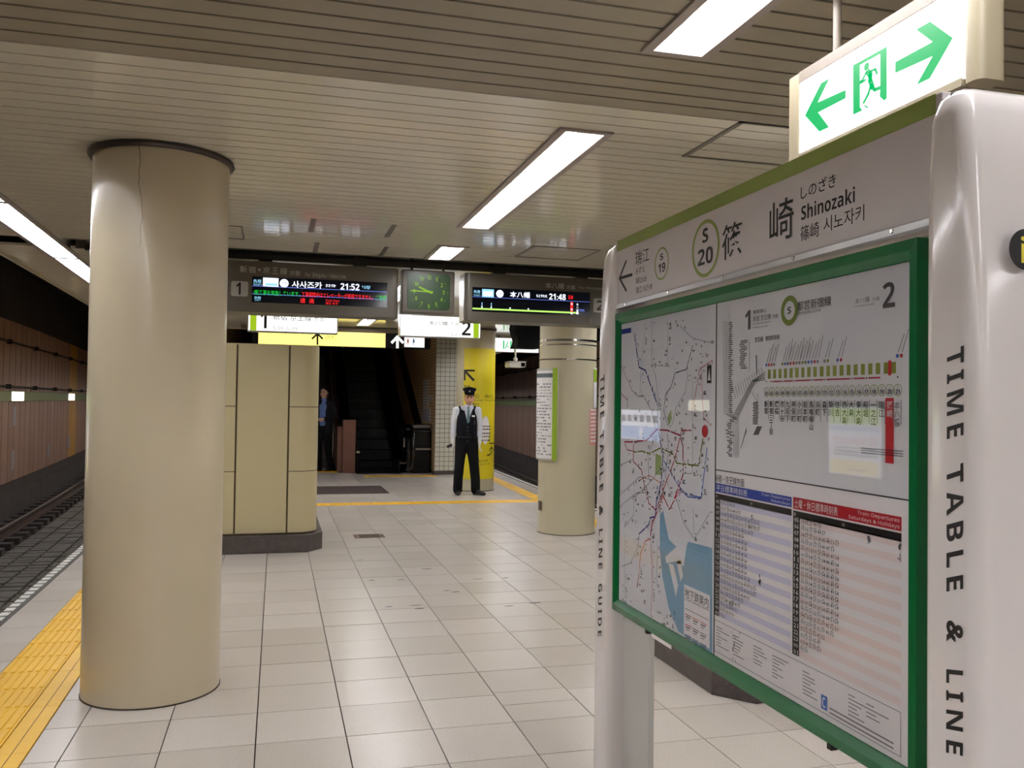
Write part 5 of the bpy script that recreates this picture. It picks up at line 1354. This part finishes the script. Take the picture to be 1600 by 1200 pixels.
# ================================================================== PEOPLE
def remesh(mb, voxel, smooth_it=6):
    me = bpy.data.meshes.new('tmp'); me.from_pydata(mb.v, [], mb.f); me.update()
    o = bpy.data.objects.new('tmp', me); COL.objects.link(o)
    r = o.modifiers.new('r', 'REMESH'); r.mode = 'VOXEL'; r.voxel_size = voxel
    s = o.modifiers.new('s', 'SMOOTH'); s.iterations = smooth_it; s.factor = .5
    dg = bpy.context.evaluated_depsgraph_get(); dg.update()
    out = bpy.data.meshes.new_from_object(o.evaluated_get(dg))
    bpy.data.objects.remove(o); bpy.data.meshes.remove(me)
    return out
class Body(MB):
    def limb(s, pts, rad, n=12):      # tapered chain with round ends; rad may be (rx, ry)
        P = [Vector(p) for p in pts]; R = [r if isinstance(r, tuple) else (r, r) for r in rad]
        rings = []
        def ring(c, t, rx_, ry_):
            a = Vector((1, 0, 0)); a = a-t*a.dot(t)
            if a.length < .1: a = Vector((0, 1, 0)); a = a-t*a.dot(t)
            a.normalize(); b = t.cross(a)
            return [c+a*rx_*math.cos(2*math.pi*j/n)+b*ry_*math.sin(2*math.pi*j/n) for j in range(n)]
        t0 = (P[1]-P[0]).normalized(); t1 = (P[-1]-P[-2]).normalized()
        for q in (80, 55, 28): a = math.radians(q); rings.append(ring(P[0]-t0*min(R[0])*math.sin(a), t0, R[0][0]*math.cos(a), R[0][1]*math.cos(a)))
        for i, p in enumerate(P):
            t = (P[min(i+1, len(P)-1)]-P[max(i-1, 0)]).normalized(); rings.append(ring(p, t, *R[i]))
        for q in (28, 55, 80): a = math.radians(q); rings.append(ring(P[-1]+t1*min(R[-1])*math.sin(a), t1, R[-1][0]*math.cos(a), R[-1][1]*math.cos(a)))
        s.loft(rings, 'skin'); return s
    def blob(s, c, r): s.ball(c, r, 'skin', 16, 10); return s
def finish(me, name, mname, parent, mats=None):
    me.name = name; me.materials.clear(); me.materials.append(MATS[mname])
    me.polygons.foreach_set('use_smooth', [True]*len(me.polygons))
    o = bpy.data.objects.new(name, me); COL.objects.link(o)
    if parent is not None: o.parent = parent
    return o
def child(mb, name, parent, smooth=50):
    o = mb.build(name, smooth=smooth); o.parent = parent; return o
def hand(b, wrist, d, side, r=.009):
    w_ = Vector(wrist); d = Vector(d).normalized(); s = Vector((0, -1, 0)) - d*Vector((0, -1, 0)).dot(d); s.normalize(); out = d.cross(s)
    b.limb([w_, w_+d*.045, w_+d*.085], [(.022, .03), (.018, .04), (.016, .038)])
    for k, (o, L) in enumerate(((-.03, .062), (-.01, .075), (.01, .07), (.029, .055))):
        p = w_+d*.085+s*(-o); curl = -out*side
        b.limb([p-d*.01, p+d*L*.45+curl*.006, p+d*L*.8+curl*.02, p+d*L+curl*.036], [r, r*.95, r*.9, r*.8], 8)
    p = w_+d*.02+s*.032; b.limb([p, p+d*.03+s*.018, p+d*.06+s*.02], [r*1.2, r*1.1, r*.9], 8)
def head(b, c, k=1.0):
    c = Vector(c)
    b.blob(c+Vector((0, .012, .035)), (.076*k, .094*k, .098*k)); b.blob(c+Vector((0, -.012, -.035)), (.064*k, .078*k, .085*k)); b.blob(c+Vector((0, -.045, -.088)), (.036*k, .034*k, .028*k))
    b.limb([c+Vector((0, -.086, .02)), c+Vector((0, -.100, -.018)), c+Vector((0, -.104, -.03))], [.010, .013, .015], 8)
    for s in (-1, 1): b.blob(c+Vector((s*.078*k, .01, -.01)), (.012, .022, .034)); b.blob(c+Vector((s*.032, -.07, .03)), (.026, .018, .012)); b.blob(c+Vector((s*.036, -.062, -.03)), (.026, .022, .024))
def face(c, root, brow='hair'):
    c = Vector(c)
    for s in (-1, 1):
        child(MB().ball(c+Vector((s*.031, -.0835, .006)), (.0115, .006, .0055), 'black', 10, 6), 'eye', root); child(MB().tube([c+Vector((s*.016, -.091, .027)), c+Vector((s*.032, -.0915, .032)), c+Vector((s*.048, -.083, .028))], .0042, brow, 6), 'eyebrow', root)
    child(MB().tube([c+Vector((-.024, -.0835, -.058)), c+Vector((0, -.0915, -.060)), c+Vector((.024, -.0835, -.058))], [.003, .005, .003], 'lip', 6), 'mouth', root)

# --- station officer
b = Body(); hc = (.035, -.01, 1.60)
head(b, hc); b.limb([(.03, .015, 1.40), (.033, .008, 1.53)], [.062, .056]); b.limb([(0, .01, .95), (0, .0, 1.15), (0, .01, 1.33)], [(.14, .1), (.14, .1), (.15, .1)])
ARM = {-1: [(-.178, .01, 1.405), (-.222, .02, 1.13), (-.232, -.025, .885)], 1: [(.178, .01, 1.405), (.215, .02, 1.13), (.215, -.03, .885)]}
LEG = {-1: [(-.085, .01, .93), (-.115, .0, .52), (-.135, .02, .09)], 1: [(.085, .01, .93), (.125, .0, .52), (.155, .02, .09)]}
for s in (-1, 1):
    b.limb([(s*.06, .01, 1.37), ARM[s][0]], [.06, .05]); b.limb(ARM[s], [.045, .038, .027]); b.limb(LEG[s], [.085, .058, .036])
    hand(b, ARM[s][2], (s*-.02, -.1, -1), s)
    b.limb([(LEG[s][2][0], .03, .05), (LEG[s][2][0]+(.05 if s > 0 else 0), -.08, .04)], [.034, .024])
me = remesh(b, .0075, 3); off = finish(me, 'person', 'skin', None)
tag(off, 'uniformed station officer in peaked cap and dark vest standing by the yellow column', 'person', kind='thing')
P0 = atz(728, 773, 0); off.location = (P0.x, P0.y, 0); off.rotation_euler = (0, 0, math.radians(-10))
face(hc, off)
b = Body(); b.limb([(0, .015, .90), (0, .012, .99)], [(.165, .115), (.16, .115)])
for s in (-1, 1): b.limb([LEG[s][0], (LEG[s][0][0]*1.15, .0, .75), LEG[s][1], (LEG[s][2][0], .01, .25), (LEG[s][2][0]+s*.005, .012, .075)], [.108, .1, .085, .08, .078])
finish(remesh(b, .012, 4), 'trousers', 'cloth_black', off)
b = Body(); b.limb([(0, .012, .99), (0, .01, 1.15), (0, .012, 1.32)], [(.16, .112), (.165, .116), (.178, .11)])
for s in (-1, 1):
    b.limb([(s*.05, .015, 1.41), (ARM[s][0][0], .012, 1.405)], [.07, .066]); b.limb([ARM[s][0], (ARM[s][1][0]-s*.006, .02, 1.26), ARM[s][1], (ARM[s][2][0], -.005, 1.0), (ARM[s][2][0], -.02, .91)], [.062, .054, .047, .043, .036])
b.limb([(.032, .012, 1.45), (.033, .008, 1.495)], [.066, .062])
finish(remesh(b, .011, 4), 'shirt', 'cloth_shirt', off)
b = Body(); b.limb([(0, .014, .885), (0, .014, .95), (0, .01, 1.15), (0, .012, 1.31)], [(.176, .128), (.174, .128), (.18, .132), (.178, .122)])
for s in (-1, 1): b.limb([(s*.075, .02, 1.35), (s*.125, .022, 1.435)], [(.075, .1), (.045, .075)])
vest = finish(remesh(b, .011, 4), 'vest', 'cloth_navy', off)
# shirt front showing in the V, collar, tie, buttons, badge
m = MB(); m.add([(-.062, -.098, 1.462), (.004, -.128, 1.20), (.01, -.128, 1.20), (.098, -.098, 1.462), (.018, -.10, 1.475)], [(0, 1, 2, 3, 4)], 'cloth_shirt'); child(m, 'shirt_front', off)
for s in (-1, 1): m = MB(); m.add([(.018, -.103, 1.475), (.018+s*.06, -.075, 1.505), (.018+s*.078, -.088, 1.448), (.018+s*.03, -.112, 1.425)], [(0, 1, 2, 3)], 'cloth_shirt'); child(m, 'collar', off)
m = MB(); m.loft([[(.018-w1, -.116-d_, z), (.018+w1, -.116-d_, z), (.018+w1*.8, -.126-d_, z), (.018-w1*.8, -.126-d_, z)] for z, w1, d_ in ((1.468, .018, -.005), (1.445, .013, .0), (1.34, .022, .012), (1.23, .027, .016), (1.20, .006, .016))], 'tie'); child(m, 'tie', off)
for z in (1.13, 1.07, 1.01, .95, .90): child(MB().ball((.008, -.124 if z > 1 else -.119, z), (.007, .005, .007), 'silver', 8, 5), 'button', off)
m = MB(); m.box(.075, .125, -.124, -.112, 1.30, 1.325, 'paper_warm'); child(m, 'name_badge', off)
m = MB(); m.box(.105, .135, -.132, -.108, 1.17, 1.24, 'black'); m.tube([(.12, -.122, 1.24), (.118, -.120, 1.30)], .004, 'black', 6); child(m, 'radio_microphone', off)
m = MB(); m.lathe([(.170, .0), (.172, .035), (.168, .037)], (0, .013, .945), 24, 'leather'); child(m, 'belt', off)
# peaked cap
cx0, cy0 = hc[0], hc[1]+.012
def oval(z, rx_, ry_, dy=0, n=28): return [(cx0+rx_*math.cos(2*math.pi*j/n), cy0+dy+ry_*math.sin(2*math.pi*j/n), z+.018*(-math.sin(2*math.pi*j/n))*(1 if z > 1.74 else .2)) for j in range(n)]
m = MB(); m.loft([oval(1.672, .082, .1), oval(1.676, .085, .103), oval(1.712, .087, .105), oval(1.72, .09, .11), oval(1.746, .112, .126), oval(1.758, .116, .13), oval(1.770, .105, .118), oval(1.778, .06, .07), oval(1.780, .01, .01)], 'cloth_navy'); cap = child(m, 'peaked_cap', off)
m = MB(); n = 16; rings = []
for j in range(n+1):
    a = math.radians(-160+140*j/n); ca, sa = math.cos(a), math.sin(a); dr = .052*math.sin(math.pi*j/n)
    rings.append([(cx0+.086*ca, cy0+.104*sa, 1.684), (cx0+(.088+dr*.7)*ca, cy0+(.106+dr)*sa, 1.684-.4*dr), (cx0+(.086+dr*.7)*ca, cy0+(.104+dr)*sa, 1.678-.4*dr), (cx0+.084*ca, cy0+.102*sa, 1.676)])
m.loft(rings, 'leather'); o = m.build('visor', smooth=50); o.parent = cap
o = MB().ball((cx0, cy0-.118, 1.722), (.016, .008, .018), 'silver', 8, 6).build('cap_emblem', smooth=60); o.parent = cap
child(MB().ball((cx0, cy0+.012, 1.64), (.081, .095, .06), 'hair', 16, 10), 'hair', off)
for s in (-1, 1):
    m = Body(); hand(m, ARM[s][2], (s*-.02, -.1, -1), s, .0115); m.limb([Vector(ARM[s][2])+Vector((0, .004, .04)), Vector(ARM[s][2])+Vector((0, 0, -.02))], [.036, .03])
    finish(remesh(m, .0045, 3), 'glove', 'glove', off)
    fx = LEG[s][2][0]; m = Body(); dx = .06 if s > 0 else .0
    m.limb([(fx, .065, .045), (fx+dx*.5, -.02, .05), (fx+dx*1.6, -.13, .04), (fx+dx*2.3, -.185, .035)], [(.042, .042), (.046, .046), (.048, .036), (.034, .028)])
    m.box(fx-.04, fx+.045, -.05, .1, 0, .025, 'skin')
    finish(remesh(m, .008, 3), 'shoe', 'leather', off)
m = MB(); w0 = Vector(ARM[-1][2]); m.obox(w0+Vector((-.05, -.03, -.07)), (.045, 0, .02), (0, .012, 0), (-.01, 0, .02), 'black'); ob = child(m, 'pocket_torch', None)
ob.parent = None; ob.location = off.location; ob.rotation_euler = off.rotation_euler; tag(ob, 'small black torch held in the officer\'s gloved hand', 'torch')

# --- man coming off the stairs
b = Body(); hc = (.0, -.02, 1.70)
head(b, hc, 1.0); b.limb([(0, .015, 1.47), (0, .0, 1.63)], [.06, .054]); b.limb([(0, .01, 1.0), (0, .01, 1.4)], [(.13, .09), (.15, .1)])
ARM = {-1: [(-.19, .01, 1.46), (-.24, .05, 1.19), (-.10, -.15, 1.13)], 1: [(.19, .01, 1.46), (.245, .05, 1.19), (.06, -.17, 1.13)]}
LEG = {-1: [(-.08, .01, .97), (-.09, -.09, .54), (-.09, -.02, .09)], 1: [(.08, .01, .97), (.09, .04, .52), (.09, .16, .10)]}
for s in (-1, 1):
    b.limb(ARM[s], [.045, .038, .028]); b.limb(LEG[s], [.08, .056, .042]); hand(b, ARM[s][2], (-s*.8, -.3, -.1), s); b.limb([(LEG[s][2][0], LEG[s][2][1], .05), (LEG[s][2][0], LEG[s][2][1]-.1, .04)], [.034, .024])
man = finish(remesh(b, .009, 3), 'person', 'skin_b', None); tag(man, 'man in a dark jacket and blue shirt walking off the stairs beside the panelled block', 'person', kind='thing')
P0 = atz(505, 736, 0); man.location = (P0.x, P0.y, 0); man.rotation_euler = (0, 0, math.radians(-28))
face(hc, man)
b = Body(); b.blob((0, .016, 1.768), (.088, .106, .08)); b.blob((0, .05, 1.70), (.086, .078, .09)); finish(remesh(b, .01, 4), 'hair', 'hair', man)
b = Body(); b.limb([(0, .005, .98), (0, .0, 1.2), (0, .005, 1.40)], [(.13, .098), (.135, .105), (.145, .1)]); b.limb([(0, .008, 1.5), (0, .0, 1.57)], [.065, .06]); finish(remesh(b, .012, 4), 'shirt', 'cloth_blue', man)
b = Body()
for s in (-1, 1):
    b.limb([(s*.095, .025, .86), (s*.10, .02, 1.1), (s*.10, .018, 1.3), (s*.09, .02, 1.47)], [(.085, .115), (.083, .115), (.088, .115), (.07, .08)]); b.limb([(s*.08, .02, 1.46), ARM[s][0]], [.072, .07]); b.limb([ARM[s][0], ARM[s][1], Vector(ARM[s][1]).lerp(Vector(ARM[s][2]), .85)], [.07, .06, .046])
b.limb([(0, .065, .86), (0, .06, 1.4)], [(.12, .07), (.14, .07)]); finish(remesh(b, .012, 4), 'jacket', 'cloth_jacket', man)
b = Body(); b.limb([(0, .015, .95), (0, .012, 1.02)], [(.15, .108), (.145, .105)])
for s in (-1, 1): b.limb([LEG[s][0], LEG[s][1], (LEG[s][2][0], LEG[s][2][1], .11)], [.1, .078, .07])
finish(remesh(b, .012, 4), 'trousers', 'cloth_black', man)
for s in (-1, 1):
    fx, fy = LEG[s][2][0], LEG[s][2][1]; m = Body(); m.limb([(fx, fy+.05, .045), (fx, fy-.03, .05), (fx, fy-.13, .04), (fx, fy-.19, .033)], [(.04, .042), (.044, .046), (.045, .034), (.032, .026)]); m.box(fx-.04, fx+.04, fy-.06, fy+.08, 0, .025, 'skin')
    finish(remesh(m, .008, 3), 'shoe', 'leather', man)
